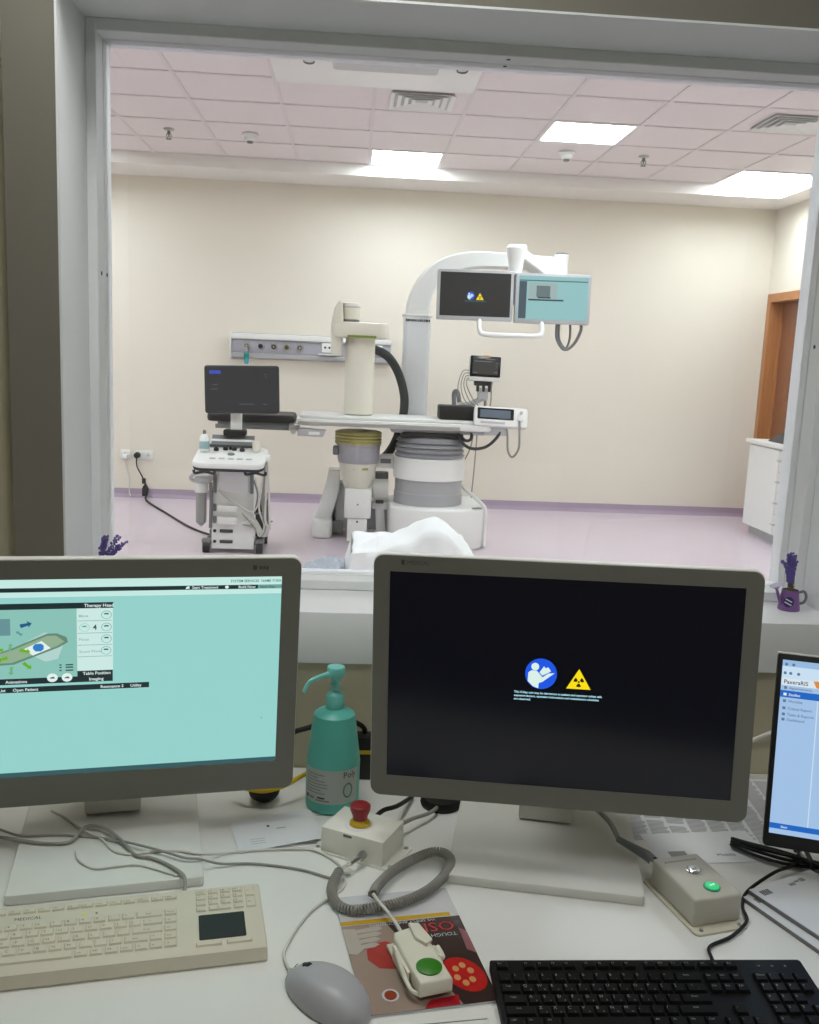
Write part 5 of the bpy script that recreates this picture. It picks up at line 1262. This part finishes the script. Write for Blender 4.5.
# ---- black cables at the right
tag(obj('keyboard_lead', B().tube([(.80, 1.46, DZ+.004), (.775, 1.42, DZ+.006), (.748, 1.37, DZ+.012), (.70, 1.345, DZ+.012), (.636, 1.30, DZ+.006), (.612, 1.262, DZ+.004), (.603, 1.225, DZ+.004), (.565, 1.188, DZ+.004), (.525, 1.165, DZ+.004), (.512, 1.13, DZ+.012), (.510, 1.105, DZ+.014)], .0026, 8), 'black'), 'black keyboard lead curving round the grey two-button box', 'cable')
for k, dz in enumerate((.004, .010, .016)):
    pts = [(.90, 1.36-.02*k, DZ+dz), (.80, 1.37-.006*k, DZ+dz), (.735, 1.375+.004*k, DZ+dz+.004), (.69, 1.40+.004*k, DZ+dz+.006), (.665, 1.435, DZ+dz+.004), (.69, 1.44-.006*k, DZ+dz), (.75, 1.405-.01*k, DZ+dz+.002), (.82, 1.35-.02*k, DZ+dz), (.90, 1.30-.02*k, DZ+dz)]
    tag(obj('looped_lead', B().tube(pts, .0028, 8), 'black'), 'black lead in the looped bundle under the slim black monitor', 'cable', 'black leads looped under the slim monitor')
t = thing('cable_tie', 'black tie holding the looped leads under the slim monitor', 'cable tie', (.778, 1.372, DZ))
obj('tie', B().tube([(.770, 1.36, DZ+.002), (.766, 1.362, DZ+.022), (.77, 1.41, DZ+.028), (.772, 1.425, DZ+.004)], .0035, 6), 'black', t)
tag(obj('wall_cable', B().tube([(.70, 1.70, DZ+.004), (.75, 1.70, DZ+.05), (.82, 1.70, DZ+.09), (.90, 1.69, DZ+.12), (.98, 1.70, DZ+.06)], .004, 8), 'cable_white'), 'white cable running along the wall behind the slim monitor', 'cable')

# ---- lavender in small purple watering cans on the sill
def lavender(parent, base, n, hgt, lean, spread):
    for k in range(n):
        a = random.uniform(0, 2*PI); l = random.uniform(.8, 1.1)*hgt
        dx = lean[0]*l+spread*math.cos(a)*random.uniform(.3, 1); dy = lean[1]*l+spread*math.sin(a)*random.uniform(.3, 1)
        st = [Vector(base)+Vector((0.35*spread*math.cos(a), .35*spread*math.sin(a), 0)), Vector(base)+Vector((dx*.35, dy*.35, l*.5)), Vector(base)+Vector((dx, dy, l))]
        o = obj('stem', B().tube(st, .0007, 5, step=5), 'lav_green', parent)
        P = spline(st, 8); fb = B(); m = len(P)
        for q in range(int(m*.30), m):
            for _ in range(3):
                th = random.uniform(0, 2*PI); p = P[q]+Vector((math.cos(th), math.sin(th), random.uniform(-.5, .5)))*.0028
                fb.sphere(p, random.uniform(.0014, .0024), 1, 1, 1.3, 5, 4)
        obj('flower_head', fb, 'lav', o)
        lf = B()
        for q in range(5):
            th = random.uniform(0, 2*PI); p = Vector(base)+Vector((0, 0, random.uniform(.002, .25*hgt)))
            d = Vector((math.cos(th), math.sin(th), random.uniform(.6, 1.6)))*.007; s_d = Vector((-math.sin(th), math.cos(th), 0))*.0014
            lf.poly([p-s_d, p+s_d, p+d+s_d*.3, p+d*1.15, p+d-s_d*.3], (0, 0, .0003))
        obj('leaf_tuft', lf, 'lav_green', o, smooth=0)
def can(x, y, lab, rz, n, hgt, lean, spread):
    t = thing('lavender_can', lab, 'plant', (x, y, OZ0), rz)
    R = ROOTM[t.name]
    obj('pot', B().lathe([(0, 0), (.0215, 0), (.0220, .002), (.0165, .042), (.0152, .042), (.0195, .004), (0, .004)], (0, 0, 0), 28).xf(R), 'purple', t)
    obj('soil', B().lathe([(0, .037), (.0160, .037), (.0150, .039), (0, .040)], (0, 0, 0), 20).xf(R), 'lav_green', t)
    obj('spout', B().tube([(-.019, -.002, .013), (-.026, -.003, .028), (-.033, -.004, .046)], .0035, 10, taper=.8).xf(R), 'purple', t)
    obj('rose', B().cyl((-.032, -.004, .045), (-.035, -.0045, .052), .004, .012, 18).xf(R), mat('rose_grey', (150, 136, 168), .4), t)
    obj('handle', B().tube([(.018, 0, .036), (.030, 0, .038), (.036, 0, .027), (.031, 0, .015), (.020, 0, .012)], .0028, 8).xf(R), 'mid_grey', t)
    g = B()
    Mb = R @ Matrix.Rotation(math.radians(-32), 4, 'Z') @ Matrix.Translation((0, -.0203, .020)) @ Matrix.Rotation(math.radians(83), 4, 'X') @ Matrix.Rotation(-.4, 4, 'Z')
    g.poly([(.010*math.cos(a*PI/12), .011*math.sin(a*PI/12), .0) for a in range(24)], (0, 0, .0016)).xf(Mb)
    e = obj('badge', g, 'purple_dark', t, smooth=0)
    obj('badge_stripe', B().box(-.008, .006, .002, .0042, .0012, .0021).box(-.007, .008, -.0045, -.0023, .0012, .0021).xf(Mb), 'paper', t, smooth=0)
    Wm = R @ Vector((0, 0, .038))
    lavender(t, Wm, n, hgt, lean, spread)
can(.912, 1.822, 'small purple watering can of lavender on the sill near the slim black monitor', 0.05, 16, .076, (-.14, 0), .017)
can(-.475, 1.80, 'small purple watering can of lavender on the sill behind the teal-screened monitor', .3, 12, .075, (.42, 0), .030)
print('objects', len(bpy.data.objects))
